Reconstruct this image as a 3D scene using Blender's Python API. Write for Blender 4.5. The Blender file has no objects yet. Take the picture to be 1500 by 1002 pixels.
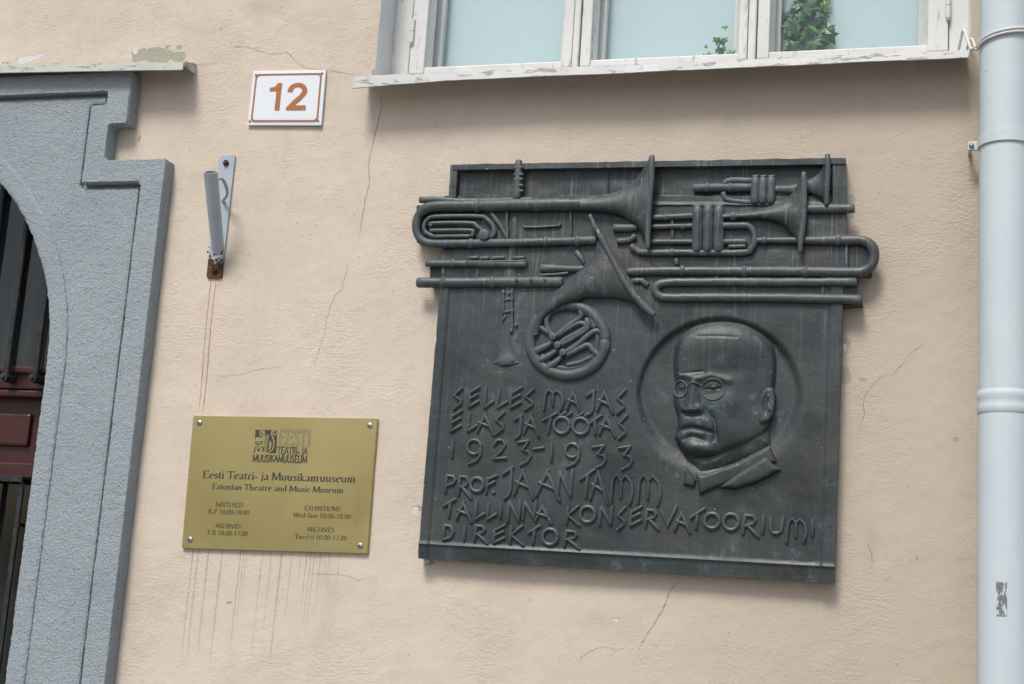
import bpy, bmesh, math, random
import numpy as np
from mathutils import Vector, Matrix, noise
from mathutils.geometry import tessellate_polygon

random.seed(7)
RAD = math.radians
sc = bpy.context.scene
COL = sc.collection

# ------------------------------------------------------------------ camera
YAW, PIT, ROL, FPX = 0.29065964, 0.18353025, 0.06831348, 2000.0
CAM = Vector((0.0, -3.2, 1.62))
fw = Vector((-math.sin(YAW) * math.cos(PIT), math.cos(YAW) * math.cos(PIT), math.sin(PIT)))
r0 = fw.cross(Vector((0, 0, 1))).normalized()
u0 = r0.cross(fw)
rt = math.cos(ROL) * r0 + math.sin(ROL) * u0
up = -math.sin(ROL) * r0 + math.cos(ROL) * u0
cd = bpy.data.cameras.new('camera')
cam = bpy.data.objects.new('camera', cd)
COL.objects.link(cam)
M = Matrix((rt, up, -fw)).transposed().to_4x4()
M.translation = CAM
cam.matrix_world = M
cd.sensor_fit = 'HORIZONTAL'
cd.sensor_width = 36
cd.lens = 36 * FPX / 1500
cd.shift_x = 13.5 / 1500
cd.shift_y = -10 / 1500
cd.clip_end = 500
sc.camera = cam

# ------------------------------------------------------------------ light
SUN_EL, SUN_AZ = 54, 13        # overcast: broad soft light high over the street
w = bpy.data.worlds.new('World')
sc.world = w
w.use_nodes = True
nt = w.node_tree
sky = nt.nodes.new('ShaderNodeTexSky')
sky.sky_type = 'NISHITA'
sky.sun_disc = False
sky.sun_elevation = RAD(SUN_EL)
sky.sun_rotation = RAD(180 + SUN_AZ)
sky.air_density = 1.0
sky.dust_density = 3.0
sky.ozone_density = 0.6
nt.links.new(sky.outputs[0], nt.nodes['Background'].inputs[0])
nt.nodes['Background'].inputs[1].default_value = 0.072
sd = bpy.data.lights.new('sun', 'SUN')
sun = bpy.data.objects.new('sun', sd)
COL.objects.link(sun)
sd.energy = 1.5
sd.angle = RAD(16)
sd.color = (1.0, 0.98, 0.945)
a, e = RAD(SUN_AZ), RAD(SUN_EL)
sdir = Vector((-math.sin(a) * math.cos(e), -math.cos(a) * math.cos(e), math.sin(e)))
sun.rotation_euler = sdir.to_track_quat('Z', 'Y').to_euler()
sc.view_settings.view_transform = 'Standard'
sc.view_settings.look = 'None'
sc.view_settings.gamma = 1
sc.view_settings.use_curve_mapping = False
sc.view_settings.exposure = 0.93


# ------------------------------------------------------------------ helpers
def P(px, py, y=0.0):
    """photo pixel -> point on the plane Y = y (wall face is Y = 0)"""
    d = rt * ((px - 736.5) / FPX) - up * ((py - 491) / FPX) + fw
    return CAM + d * ((y - CAM.y) / d.y)


def empty(name, loc, label=None, cat=None, group=None):
    o = bpy.data.objects.new(name, None)
    o.location = loc
    o.empty_display_size = 0.05
    COL.objects.link(o)
    tag(o, label, cat, group)
    return o


def tag(o, label=None, cat=None, group=None, kind=None):
    if label: o['label'] = label
    if cat: o['category'] = cat
    if group: o['group'] = group
    if kind: o['kind'] = kind
    return o


def root_loc(p):
    v = Vector((0, 0, 0))
    while p:
        v += Vector(p.location)
        p = p.parent
    return v


def mesh(name, verts, faces, mat, parent=None, smooth=False, origin=None):
    off = root_loc(parent) if parent else (Vector(origin) if origin else Vector((0, 0, 0)))
    me = bpy.data.meshes.new(name)
    me.from_pydata([(v[0] - off.x, v[1] - off.y, v[2] - off.z) for v in verts], [], faces)
    me.update()
    if mat: me.materials.append(mat)
    if smooth:
        me.polygons.foreach_set('use_smooth', [True] * len(me.polygons))
    o = bpy.data.objects.new(name, me)
    COL.objects.link(o)
    if parent: o.parent = parent
    elif origin: o.location = origin
    return o


class MB:
    def __init__(self): self.v, self.f = [], []

    def add(self, vs, fs):
        n = len(self.v)
        self.v += [tuple(x) for x in vs]
        self.f += [tuple(i + n for i in f) for f in fs]
        return self

    def box(self, x0, x1, y0, y1, z0, z1, b=0.0):
        if b <= 0:
            vs = [(x, y, z) for x in (x0, x1) for y in (y0, y1) for z in (z0, z1)]
            return self.add(vs, [(0, 1, 3, 2), (4, 6, 7, 5), (0, 4, 5, 1), (2, 3, 7, 6), (0, 2, 6, 4), (1, 5, 7, 3)])
        bm = bmesh.new()
        vs = [bm.verts.new((x, y, z)) for x in (x0, x1) for y in (y0, y1) for z in (z0, z1)]
        for f in [(0, 1, 3, 2), (4, 6, 7, 5), (0, 4, 5, 1), (2, 3, 7, 6), (0, 2, 6, 4), (1, 5, 7, 3)]:
            bm.faces.new([vs[i] for i in f])
        bmesh.ops.bevel(bm, geom=bm.edges[:], offset=b, segments=2, profile=0.5, affect='EDGES')
        bm.verts.index_update()
        self.add([v.co[:] for v in bm.verts], [[v.index for v in f.verts] for f in bm.faces])
        bm.free()
        return self

    def tube(self, pts, rad, n=10, caps=True, squash=1.0):
        pts = [Vector(p) for p in pts]
        rs = [float(r) for r in rad] if isinstance(rad, (list, tuple)) else [float(rad)] * len(pts)
        ref = Vector((0, -1, 0))
        rings = []
        for i, p in enumerate(pts):
            t = (pts[min(i + 1, len(pts) - 1)] - pts[max(i - 1, 0)]).normalized()
            a = t.cross(ref)
            if a.length < 0.2:
                a = t.cross(Vector((0, 0, 1)))
            a.normalize()
            b = a.cross(t).normalized()
            rings.append([p + rs[i] * (math.cos(2 * math.pi * k / n) * a + squash * math.sin(2 * math.pi * k / n) * b) for k in range(n)])
        vs = [v for r in rings for v in r]
        fs = []
        for i in range(len(rings) - 1):
            for k in range(n):
                k2 = (k + 1) % n
                fs.append((i * n + k, i * n + k2, (i + 1) * n + k2, (i + 1) * n + k))
        if caps:
            fs.append(tuple(range(n - 1, -1, -1)))
            fs.append(tuple((len(rings) - 1) * n + k for k in range(n)))
        return self.add(vs, fs)

    def prism(self, poly, y0, y1):
        """poly: list of (x, z); front at y0 (towards viewer), back at y1"""
        n = len(poly)
        vs = [(x, y0, z) for x, z in poly] + [(x, y1, z) for x, z in poly]
        fs = [tuple(range(n)), tuple(range(2 * n - 1, n - 1, -1))]
        fs += [(i, i + n, (i + 1) % n + n, (i + 1) % n) for i in range(n)]
        return self.add(vs, fs)

    def disc(self, c, r, y0, y1, n=16, dome=0.0):
        pl = [(c[0] + r * math.cos(2 * math.pi * k / n), c[2] + r * math.sin(2 * math.pi * k / n)) for k in range(n)]
        self.prism(pl, y0, y1)
        if dome:
            vs = [(x, y0, z) for x, z in pl] + [(c[0] + (x - c[0]) * .6, y0 - dome * .75, c[2] + (z - c[2]) * .6) for x, z in pl] + [(c[0], y0 - dome, c[2])]
            fs = [(i, (i + 1) % n, (i + 1) % n + n, i + n) for i in range(n)] + [(i + n, (i + 1) % n + n, 2 * n) for i in range(n)]
            self.add(vs, fs)
        return self

    def build(self, name, mat, parent=None, smooth=False, origin=None):
        o = mesh(name, self.v, self.f, mat, parent, smooth, origin)
        bm = bmesh.new()
        bm.from_mesh(o.data)
        bmesh.ops.recalc_face_normals(bm, faces=bm.faces[:])
        bm.to_mesh(o.data)
        bm.free()
        if smooth == 'auto':
            o.data.polygons.foreach_set('use_smooth', [True] * len(o.data.polygons))
            try: o.data.set_sharp_from_angle(angle=RAD(40))
            except Exception: pass
        return o


def spline(pts, sub=6):
    """Catmull-Rom through points (tuples of any dimension)"""
    out = []
    n = len(pts)
    for i in range(n - 1):
        p0, p1, p2, p3 = [np.array(pts[max(0, min(n - 1, j))], float) for j in (i - 1, i, i + 1, i + 2)]
        for k in range(sub):
            t = k / sub
            out.append(tuple(0.5 * ((2 * p1) + (-p0 + p2) * t + (2 * p0 - 5 * p1 + 4 * p2 - p3) * t * t + (-p0 + 3 * p1 - 3 * p2 + p3) * t ** 3)))
    out.append(tuple(float(v) for v in pts[-1]))
    return out


# ------------------------------------------------------------------ materials
class NT:
    def __init__(self, name, rough=0.7, metallic=0.0):
        self.m = bpy.data.materials.new(name)
        self.m.use_nodes = True
        self.t = self.m.node_tree
        self.b = self.t.nodes['Principled BSDF']
        self.b.inputs['Roughness'].default_value = rough
        self.b.inputs['Metallic'].default_value = metallic
        self.co = self.t.nodes.new('ShaderNodeTexCoord').outputs['Object']

    def n(self, kind, **kw):
        nd = self.t.nodes.new(kind)
        for k, v in kw.items(): setattr(nd, k, v)
        return nd

    def ln(self, a, b): self.t.links.new(a, b)

    def mapping(self, scale=(1, 1, 1), loc=(0, 0, 0)):
        m = self.n('ShaderNodeMapping')
        m.inputs['Scale'].default_value = scale
        m.inputs['Location'].default_value = loc
        self.ln(self.co, m.inputs['Vector'])
        return m.outputs[0]

    def noise(self, scale, detail=4, rough=0.55, vec=None, dist=0.0):
        x = self.n('ShaderNodeTexNoise')
        x.inputs['Scale'].default_value = scale
        x.inputs['Detail'].default_value = detail
        x.inputs['Roughness'].default_value = rough
        x.inputs['Distortion'].default_value = dist
        self.ln(vec or self.co, x.inputs['Vector'])
        return x.outputs['Fac']

    def ramp(self, fac, a, b, ca=0.0, cb=1.0):
        r = self.n('ShaderNodeMapRange', interpolation_type='SMOOTHSTEP')
        for k, v in zip(('From Min', 'From Max', 'To Min', 'To Max'), (a, b, ca, cb)):
            r.inputs[k].default_value = v
        self.ln(fac, r.inputs['Value'])
        return r.outputs[0]

    def math(self, op, a, b=None):
        x = self.n('ShaderNodeMath', operation=op)
        for i, v in enumerate((a, b)):
            if v is None: continue
            if isinstance(v, (int, float)): x.inputs[i].default_value = v
            else: self.ln(v, x.inputs[i])
        return x.outputs[0]

    def mix(self, fac, a, b):
        x = self.n('ShaderNodeMix', data_type='RGBA')
        if isinstance(fac, (int, float)): x.inputs[0].default_value = fac
        else: self.ln(fac, x.inputs[0])
        for i, v in ((6, a), (7, b)):
            if isinstance(v, tuple): x.inputs[i].default_value = (*v, 1)
            else: self.ln(v, x.inputs[i])
        return x.outputs[2]

    def color(self, c):
        if isinstance(c, tuple): self.b.inputs['Base Color'].default_value = (*c, 1)
        else: self.ln(c, self.b.inputs['Base Color'])
        return self

    def bump(self, h, strength, dist, prev=None):
        x = self.n('ShaderNodeBump')
        x.inputs['Strength'].default_value = strength
        x.inputs['Distance'].default_value = dist
        self.ln(h, x.inputs['Height'])
        if prev: self.ln(prev, x.inputs['Normal'])
        self.ln(x.outputs[0], self.b.inputs['Normal'])
        return x.outputs[0]

    def attr(self, name):
        x = self.n('ShaderNodeAttribute', attribute_name=name)
        return x.outputs['Fac']


def m_plaster():
    t = NT('painted_plaster', 0.9)
    t.b.inputs['Specular IOR Level'].default_value = 0.15
    big = t.ramp(t.noise(1.1, 3), .35, .65)
    mid = t.ramp(t.noise(4, 7, .68), .42, .70)
    st = t.ramp(t.noise(1, 7, .7, t.mapping((9, 9, 2.2))), .5, .8)
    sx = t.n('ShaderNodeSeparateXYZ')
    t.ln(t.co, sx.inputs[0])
    # base colour runs from paler at the left to tanner by the downpipe
    x_tone = t.ramp(t.math('ADD', sx.outputs['X'], t.math('MULTIPLY', t.noise(1.6, 5, .6), .9)), -.75, .45)
    c = t.mix(x_tone, t.mix(big, (.595, .515, .422), (.62, .53, .43)), t.mix(big, (.465, .393, .312), (.495, .42, .337)))
    c = t.mix(t.math('MULTIPLY', mid, .5), c, (.49, .42, .355))
    c = t.mix(t.math('MULTIPLY', st, .38), c, (.43, .365, .305))
    tone_mask = t.math('MULTIPLY', t.attr('stain_tone'), t.ramp(t.noise(14, 6, .7), .3, .7, .35, 1.0))
    c = t.mix(t.math('MULTIPLY', tone_mask, .75), c, (.30, .27, .235))
    # tiny pits and dirt specks
    sp = t.ramp(t.noise(95, 3, .6, t.mapping((1, 1, .55))), .665, .73)
    sp = t.math('MULTIPLY', sp, t.ramp(t.noise(7, 4), .42, .62))
    c = t.mix(t.math('MULTIPLY', sp, .75), c, (.22, .17, .13))
    sl = t.ramp(t.noise(130, 2, .5, t.mapping((.5, 1, 1.6))), .68, .73)
    c = t.mix(t.math('MULTIPLY', sl, .45), c, (.33, .26, .2))
    # paint flaked off: grey render or white filler underneath
    nz = t.math('ADD', t.math('MULTIPLY', t.noise(45, 6, .7), 1.3), -.65)
    pe = t.ramp(t.math('ADD', t.attr('peel'), nz), .30, .36)
    pw = t.ramp(t.math('ADD', t.attr('filler'), nz), .30, .36)
    c = t.mix(pe, c, t.mix(t.noise(60, 4), (.30, .29, .225), (.40, .385, .31)))
    c = t.mix(pw, c, t.mix(t.noise(70, 4), (.50, .50, .48), (.68, .68, .66)))
    t.color(c)
    mask = t.ramp(t.noise(3.4, 5, .65), .42, .66, .10, 1.0)
    h1 = t.noise(105, 5, .6, t.mapping((.7, 1, 1.4)), .35)
    h2 = t.noise(230, 3, .6)
    h = t.math('ADD', t.math('MULTIPLY', h1, mask), t.math('MULTIPLY', h2, .30))
    h = t.math('SUBTRACT', h, t.math('MULTIPLY', sp, .25))
    h = t.math('SUBTRACT', h, t.math('MULTIPLY', t.math('MAXIMUM', pe, pw), .35))
    b = t.bump(h, .55, .0052)
    t.bump(t.noise(7, 3), .12, .02, b)
    return t.m


def m_bronze():
    t = NT('patinated_bronze', 0.5, 0.0)
    t.b.inputs['Specular IOR Level'].default_value = 0.5
    a = t.noise(6, 6, .62)
    c = t.mix(t.ramp(a, .32, .68), (.0140, .0200, .0215), (.0365, .0485, .0500))
    brown = t.ramp(t.noise(4.5, 5, .6, t.mapping((1, 1, 1), (3, 1, 7))), .50, .70)
    c = t.mix(t.math('MULTIPLY', brown, .6), c, (.047, .043, .038))
    blue = t.ramp(t.noise(3.6, 4, .6, t.mapping((1, 1, 1), (13, 4, 2))), .50, .70)
    c = t.mix(t.math('MULTIPLY', blue, .55), c, (.034, .046, .056))
    # verdigris, thickest where water lies
    gr = t.ramp(t.noise(24, 8, .75, t.mapping((1, 1, 1), (9, 2, 1))), .52, .70)
    gr2 = t.ramp(t.noise(3.0, 4, .6), .42, .62)
    c = t.mix(t.math('MULTIPLY', t.math('MULTIPLY', gr, gr2), .9), c, (.10, .155, .15))
    geo = t.n('ShaderNodeNewGeometry')
    pt = t.ramp(geo.outputs['Pointiness'], .506, .56)  # paler raised edges: wear, with highlights of the relief painted in
    c = t.mix(t.math('MULTIPLY', pt, .45), c, (.115, .135, .138))
    # highlights painted as a pale tint on whatever faces up
    nz = t.n('ShaderNodeSeparateXYZ')
    t.ln(geo.outputs['Normal'], nz.inputs[0])
    top_hilite = t.math('MULTIPLY', t.ramp(nz.outputs['Z'], .25, .9), t.ramp(t.noise(16, 6, .7), .3, .65, .35, 1.0))
    c = t.mix(t.math('MULTIPLY', top_hilite, .55), c, (.135, .155, .152))
    # rain streaks run down from the instruments
    s = t.ramp(t.noise(1, 3, .6, t.mapping((170, 60, 4))), .52, .70)
    zr = t.n('ShaderNodeSeparateXYZ')
    t.ln(t.co, zr.inputs[0])
    zm = t.ramp(zr.outputs['Z'], .46, .78)
    sx = t.ramp(t.noise(5, 2), .38, .58)
    c = t.mix(t.math('MULTIPLY', t.math('MULTIPLY', s, t.math('ADD', t.math('MULTIPLY', zm, .55), .12)), sx), c, (.15, .17, .17))
    sp = t.ramp(t.noise(85, 2, .5), .745, .775)
    c = t.mix(t.math('MULTIPLY', sp, .8), c, (.36, .39, .36))
    t.color(c)
    t.ln(t.ramp(a, .3, .7, .38, .58), t.b.inputs['Roughness'])
    b = t.bump(t.noise(17, 4, .55), .35, .008)
    t.bump(t.noise(120, 4, .6), .22, .0025, b)
    return t.m


def m_stucco():
    t = NT('blue_grey_stucco', 0.92)
    t.b.inputs['Specular IOR Level'].default_value = 0.12
    a = t.ramp(t.noise(3, 5, .6), .35, .7)
    c = t.mix(a, (.365, .42, .448), (.405, .46, .488))
    pit = t.ramp(t.noise(190, 4, .65), .30, .43, 1, 0)
    c = t.mix(t.math('MULTIPLY', pit, .8), c, (.13, .155, .175))
    sc_ = t.ramp(t.noise(11, 6, .7), .62, .78)
    c = t.mix(t.math('MULTIPLY', sc_, .35), c, (.22, .25, .27))
    geo = t.n('ShaderNodeNewGeometry')      # edge highlights painted pale along the arrises
    c = t.mix(t.math('MULTIPLY', t.ramp(geo.outputs['Pointiness'], .53, .62), .5), c, (.52, .56, .575))
    t.color(c)
    b = t.bump(t.noise(185, 5, .68), 1.0, .0085)
    t.bump(t.noise(90, 2, .5), .35, .006, b)
    return t.m


def m_simple(name, c, rough=.6, metal=0.0, c2=None, ns=20, bs=0.0, bd=.002, bscale=80, spec=None):
    t = NT(name, rough, metal)
    if spec is not None: t.b.inputs['Specular IOR Level'].default_value = spec
    c2 = c2 or tuple(v * .85 for v in c)
    t.color(t.mix(t.ramp(t.noise(ns, 6, .65), .35, .7), c, c2))
    if bs: t.bump(t.noise(bscale, 4, .6), bs, bd)
    return t.m


def m_brass():
    t = NT('brushed_brass', .36, 1.0)
    c = t.mix(t.ramp(t.noise(2.2, 4), .35, .7), (.45, .375, .168), (.52, .44, .20))
    c = t.mix(t.math('MULTIPLY', t.ramp(t.noise(70, 3, .6), .68, .76), .4), c, (.30, .23, .10))
    c = t.mix(t.math('MULTIPLY', t.ramp(t.noise(7, 6, .7, t.mapping((1, 1, .35))), .50, .72), .4), c, (.36, .29, .13))
    t.color(c)
    t.ln(t.ramp(t.noise(6, 5), .3, .7, .30, .46), t.b.inputs['Roughness'])
    t.bump(t.noise(1, 3, .5, t.mapping((18, 10, 700))), .05, .001)
    return t.m


def m_worn_paint(name, c, under=(.33, .31, .28), amount=.62, rough=.5, streak=(1, 1, 1)):
    t = NT(name, rough)
    k = t.mix(t.ramp(t.noise(6, 5, .6), .35, .7), c, tuple(v * .88 for v in c))
    f = t.ramp(t.noise(28, 7, .75, t.mapping(streak)), amount, amount + .05)
    k = t.mix(f, k, under)
    t.color(k)
    b = t.bump(t.math('MULTIPLY', f, -1.0), .5, .002)
    t.bump(t.noise(130, 4, .6, t.mapping(streak)), .25, .002, b)
    return t.m


def m_rusty(name, c, amount):
    t = NT(name, .5)
    k = t.mix(t.ramp(t.noise(14, 5), .35, .7), c, tuple(v * .85 for v in c))
    z = t.n('ShaderNodeSeparateXYZ')
    t.ln(t.co, z.inputs[0])
    low = t.ramp(z.outputs['Z'], .0, .10, 0.42, 0.0)
    f = t.ramp(t.math('ADD', t.noise(70, 6, .7), low), amount, amount + .06)
    k = t.mix(f, k, t.mix(t.noise(120, 4), (.035, .018, .010), (.16, .075, .028)))
    t.color(k)
    t.ln(t.ramp(f, 0, 1, .42, .95), t.b.inputs['Roughness'])
    t.bump(t.math('MULTIPLY', f, t.noise(200, 3)), .8, .003)
    return t.m


def m_glass(name, tint=(1, 1, 1), refl=1.45):
    m = bpy.data.materials.new(name)
    m.use_nodes = True
    t = m.node_tree
    t.nodes.remove(t.nodes['Principled BSDF'])
    tr = t.nodes.new('ShaderNodeBsdfTransparent')
    tr.inputs[0].default_value = (*tint, 1)
    gl = t.nodes.new('ShaderNodeBsdfGlossy')
    gl.inputs['Roughness'].default_value = 0.03
    fr = t.nodes.new('ShaderNodeFresnel')
    fr.inputs[0].default_value = refl
    mx = t.nodes.new('ShaderNodeMixShader')
    nz = t.nodes.new('ShaderNodeTexNoise')
    nz.inputs['Scale'].default_value = 3
    tc = t.nodes.new('ShaderNodeTexCoord')
    bu = t.nodes.new('ShaderNodeBump')
    bu.inputs['Strength'].default_value = .04
    bu.inputs['Distance'].default_value = .02
    t.links.new(tc.outputs['Object'], nz.inputs['Vector'])
    t.links.new(nz.outputs['Fac'], bu.inputs['Height'])
    t.links.new(bu.outputs[0], gl.inputs['Normal'])
    ge = t.nodes.new('ShaderNodeNewGeometry')
    mu = t.nodes.new('ShaderNodeMath')
    mu.operation = 'MULTIPLY_ADD'          # reflect once, at the front face of the pane only
    t.links.new(ge.outputs['Backfacing'], mu.inputs[0])
    mu.inputs[1].default_value = -10.0
    t.links.new(fr.outputs[0], mu.inputs[2])
    mu.use_clamp = True
    t.links.new(mu.outputs[0], mx.inputs[0])
    t.links.new(tr.outputs[0], mx.inputs[1])
    t.links.new(gl.outputs[0], mx.inputs[2])
    t.links.new(mx.outputs[0], t.nodes['Material Output'].inputs['Surface'])
    return m


def m_film(name, c, scale, lo, hi, mx_=1.0, stretch=(1, 1, 1), cover=False):
    """a thin deposit (dirt, rust run) broken up by noise, see-through between"""
    m = bpy.data.materials.new(name)
    t = NT.__new__(NT)
    m.use_nodes = True
    t.m, t.t, t.b = m, m.node_tree, m.node_tree.nodes['Principled BSDF']
    t.co = t.t.nodes.new('ShaderNodeTexCoord').outputs['Object']
    t.b.inputs['Roughness'].default_value = .9
    t.b.inputs['Specular IOR Level'].default_value = .1
    t.color(c)
    al = t.ramp(t.noise(scale, 5, .65, t.mapping(stretch)), lo, hi, 0.3 if cover else 0.0, mx_)
    t.ln(t.math('MULTIPLY', al, t.attr('cover')) if cover else al, t.b.inputs['Alpha'])
    return m


def m_pipe():
    t = NT('pipe_grey_paint', .62)
    t.b.inputs['Specular IOR Level'].default_value = .3
    c = t.mix(t.ramp(t.noise(2.5, 4), .35, .7), (.535, .60, .62), (.50, .565, .59))
    d = t.ramp(t.noise(1, 6, .7, t.mapping((22, 22, 2.5))), .52, .75)
    c = t.mix(t.math('MULTIPLY', d, .35), c, (.36, .40, .41))
    f = t.ramp(t.noise(42, 3, .6), .73, .76)
    c = t.mix(t.math('MULTIPLY', f, .8), c, (.22, .21, .20))
    t.color(c)
    b = t.bump(t.noise(8, 3), .10, .01)
    t.bump(t.noise(140, 3, .6), .08, .002, b)
    return t.m


MAT = dict(
    plaster=m_plaster(), bronze=m_bronze(), stucco=m_stucco(), brass=m_brass(),
    white_paint=m_worn_paint('weathered_white_paint', (.62, .62, .595), (.43, .415, .38), .60, streak=(1.4, 1, .3)),
    sill=m_worn_paint('weathered_sheet_metal', (.50, .51, .49), (.27, .265, .24), .55, .5, streak=(.5, 1, 2.2)),
    drip=m_worn_paint('weathered_cap_flashing', (.50, .52, .46), (.27, .27, .21), .56, .5, streak=(.5, 1, 2)),
    reveal=m_worn_paint('grey_reveal_plaster', (.74, .75, .74), (.36, .36, .32), .66, .9),
    pipe=m_pipe(),
    enamel=m_simple('white_enamel', (.72, .75, .78), .22, 0, (.69, .72, .75), 8),
    rust_print=m_simple('orange_brown_enamel', (.40, .14, .035), .3, 0, (.36, .125, .03), 30),
    screw=m_simple('zinc_screw', (.42, .43, .40), .35, .8, (.25, .25, .22), 200),
    dark_screw=m_simple('dull_screw', (.22, .20, .17), .5, .6, (.12, .10, .08), 200),
    ink=m_simple('engraved_black', (.035, .034, .026), .6, 0, (.05, .046, .034), 120),
    ink_faint=m_simple('engraved_brown', (.075, .065, .032), .6, 0, (.055, .048, .024), 60),
    ink_gold=m_simple('brass_letter_shade', (.20, .18, .085), .55, .2, (.30, .26, .13), 300),
    red_wood=m_simple('dark_red_varnish', (.052, .0095, .0065), .42, 0, (.026, .006, .0045), 9, .15, .002, 40),
    iron=m_simple('black_iron', (.016, .018, .020), .6, .3, (.045, .045, .045), 40, .2, .001, 200),
    dark_room=m_simple('dark_interior', (.012, .012, .012), .9),
    curtain=m_simple('grey_curtain', (.075, .078, .08), .9, 0, (.05, .052, .055), 12),
    blind=m_simple('pale_blue_screen', (.465, .575, .595), .8, 0, (.43, .54, .565), 2),
    glass=m_glass('window_glass', (.985, 1, .998), 1.65),
    door_glass=m_glass('door_glass', (.75, .77, .76), 1.65),
    holder=m_rusty('rusty_grey_paint', (.40, .455, .50), .70),
    bolt_rust=m_simple('rusty_bolt', (.085, .035, .016), .9, .1, (.03, .015, .009), 150, .6, .002, 200),
    leaf=m_simple('ivy_leaf', (.040, .115, .045), .42, 0, (.025, .075, .035), 25),
    leaf_light=m_simple('young_ivy_leaf', (.10, .25, .06), .45, 0, (.07, .19, .05), 25),
    stem=m_simple('ivy_stem', (.10, .09, .05), .7),
    crack=m_film('hairline_crack', (.13, .095, .07), 60, .3, .65, .68, cover=True),  # dark brown of the hairline cracks
    streak=m_film('dirt_run', (.24, .20, .165), 5, .35, .75, .34, (3, 1, 1), True),
    rust_run=m_film('rust_run', (.36, .22, .10), 8, .25, .6, .95, (3, 1, 1), True),
    cable=m_simple('white_cable', (.66, .67, .65), .45, 0, (.55, .56, .54), 40),
    scrape=m_film('sticker_scrape', (.20, .20, .21), 110, .44, .52, .85, (1, 1, .5)),
    pave=m_simple('paving', (.20, .195, .185), .9, 0, (.15, .145, .14), 3, .4, .005, 60),
    kerb=m_simple('kerb_stone', (.28, .27, .26), .9, 0, (.22, .215, .21), 6, .4, .005, 60),
)
print('materials ok')

# ------------------------------------------------------------------ ground
mesh('pavement', [(-60, 8, 0), (60, 8, 0), (60, -60, 0), (-60, -60, 0)], [(0, 3, 2, 1)], MAT['pave'])
tag(bpy.data.objects['pavement'], kind='structure')

# ------------------------------------------------------------------ the wall
WX0, WX1, WZ0 = -1.362, 0.143, 2.926          # window opening
DX, DH = -2.911, 2.142                        # door axis, spring height
DR = 0.686                                    # arch radius
wall = empty('house_wall', (0, 0, 0), 'weathered salmon pink plastered house wall behind all the plaques', 'wall')


def axis(parts):
    out = []
    for a, b, s in parts:
        n = max(1, round((b - a) / s))
        out += [a + (b - a) * i / n for i in range(n)]
    out.append(parts[-1][1])
    return np.array(out)


DL, DRX, DT = DX - .75, DX + .75, 2.86
xs = axis([(-9, DL, .4), (DL, DRX, .05), (DRX, WX0, .0065), (WX0, WX1, .0065), (WX1, .34, .0065), (.34, 6, .3)])
zs = axis([(-.05, 1.15, .1), (1.15, DT, .0065), (DT, WZ0, .0065), (WZ0, 3.34, .0065), (3.34, 4.5, .1), (4.5, 7.5, .5)])


def wall_y(x, z):
    d = max(WX0 - x, x - WX1, WZ0 - z, 0.0)
    k = min(1.0, d / .05) if z < 4.5 else 0
    return k * (.0026 * noise.noise((x * 3.1, 0, z * 3.1)) + .0011 * noise.noise((x * 11, 5, z * 11)) + .0005 * noise.noise((x * 37, 9, z * 37)))


wx0, wx1, wz0, wz1 = -2.75, .5, 1.1, 3.4
verts = []
for z in zs:
    for x in xs:
        verts.append((x, wall_y(x, z) if (wx0 < x < wx1 and wz0 < z < wz1) else 0.0, z))
nx, nz_ = len(xs), len(zs)
faces = []
WZ1 = 4.5
for j in range(nz_ - 1):
    zc = (zs[j] + zs[j + 1]) / 2
    for i in range(nx - 1):
        xc = (xs[i] + xs[i + 1]) / 2
        if DL < xc < DRX and zc < DT: continue
        if WX0 < xc < WX1 and WZ0 < zc < WZ1: continue
        faces.append((j * nx + i, j * nx + i + 1, (j + 1) * nx + i + 1, (j + 1) * nx + i))
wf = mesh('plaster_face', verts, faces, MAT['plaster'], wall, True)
V = np.array(verts)


def blobs(lst):
    val = np.zeros(len(V))
    for px, py, rx, ry, s in lst:
        c = P(px, py)
        d = np.sqrt(((V[:, 0] - c.x) / (rx * .0017)) ** 2 + ((V[:, 2] - c.z) / (ry * .0017)) ** 2)
        val = np.maximum(val, s * np.clip(1.25 - d, 0, 1))
    return val


def set_attr(name, val):
    at = wf.data.attributes.new(name, 'FLOAT', 'POINT')
    at.data.foreach_set('value', val.astype(np.float32))


set_attr('peel', blobs([(205, 82, 20, 14, .8), (235, 84, 32, 13, .95), (225, 76, 26, 9, .8), (262, 84, 16, 12, .8), (262, 70, 8, 5, .6), (245, 68, 9, 5, .6),
                        (552, 108, 10, 10, 1), (1238, 506, 8, 11, .95), (1238, 552, 9, 13, .95), (1264, 557, 7, 3, .7), (203, 204, 3, 10, .7),
                        (626, 824, 12, 5, .8), (612, 745, 9, 5, .8), (641, 502, 6, 8, .6), (337, 883, 6, 3, .8), (1400, 645, 5, 6, .6), (1248, 300, 6, 24, .7), (75, 96, 12, 5, .7), (8, 92, 14, 5, .6)]))
set_attr('filler', blobs([(38, 87, 11, 8, .9), (52, 81, 12, 8, .9), (66, 79, 8, 5, .8), (155, 86, 8, 10, .9), (198, 72, 6, 9, .8),
                          (622, 504, 5, 5, .75), (639, 497, 4, 9, .75), (608, 747, 7, 6, .9), (622, 822, 10, 4, .9), (1238, 508, 4, 8, .7), (900, 908, 10, 3, .55), (290, 272, 3, 3, .6)]))
set_attr('stain_tone', blobs([(395, 12, 50, 22, .55), (470, 30, 60, 30, .35), (120, 96, 160, 12, .5), (1275, 800, 10, 45, .42), (1410, 420, 25, 160, .25), (1412, 760, 22, 180, .25),
                         (430, 860, 120, 45, .25), (560, 60, 40, 60, .35), (500, 860, 40, 30, .25), (880, 915, 60, 20, .3), (1420, 200, 20, 100, .35), (900, 140, 400, 26, .4), (1290, 130, 120, 24, .4), (245, 118, 40, 14, .35)]))  # smudges, plus darker bands beneath sill and cap and along the pipe
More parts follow.
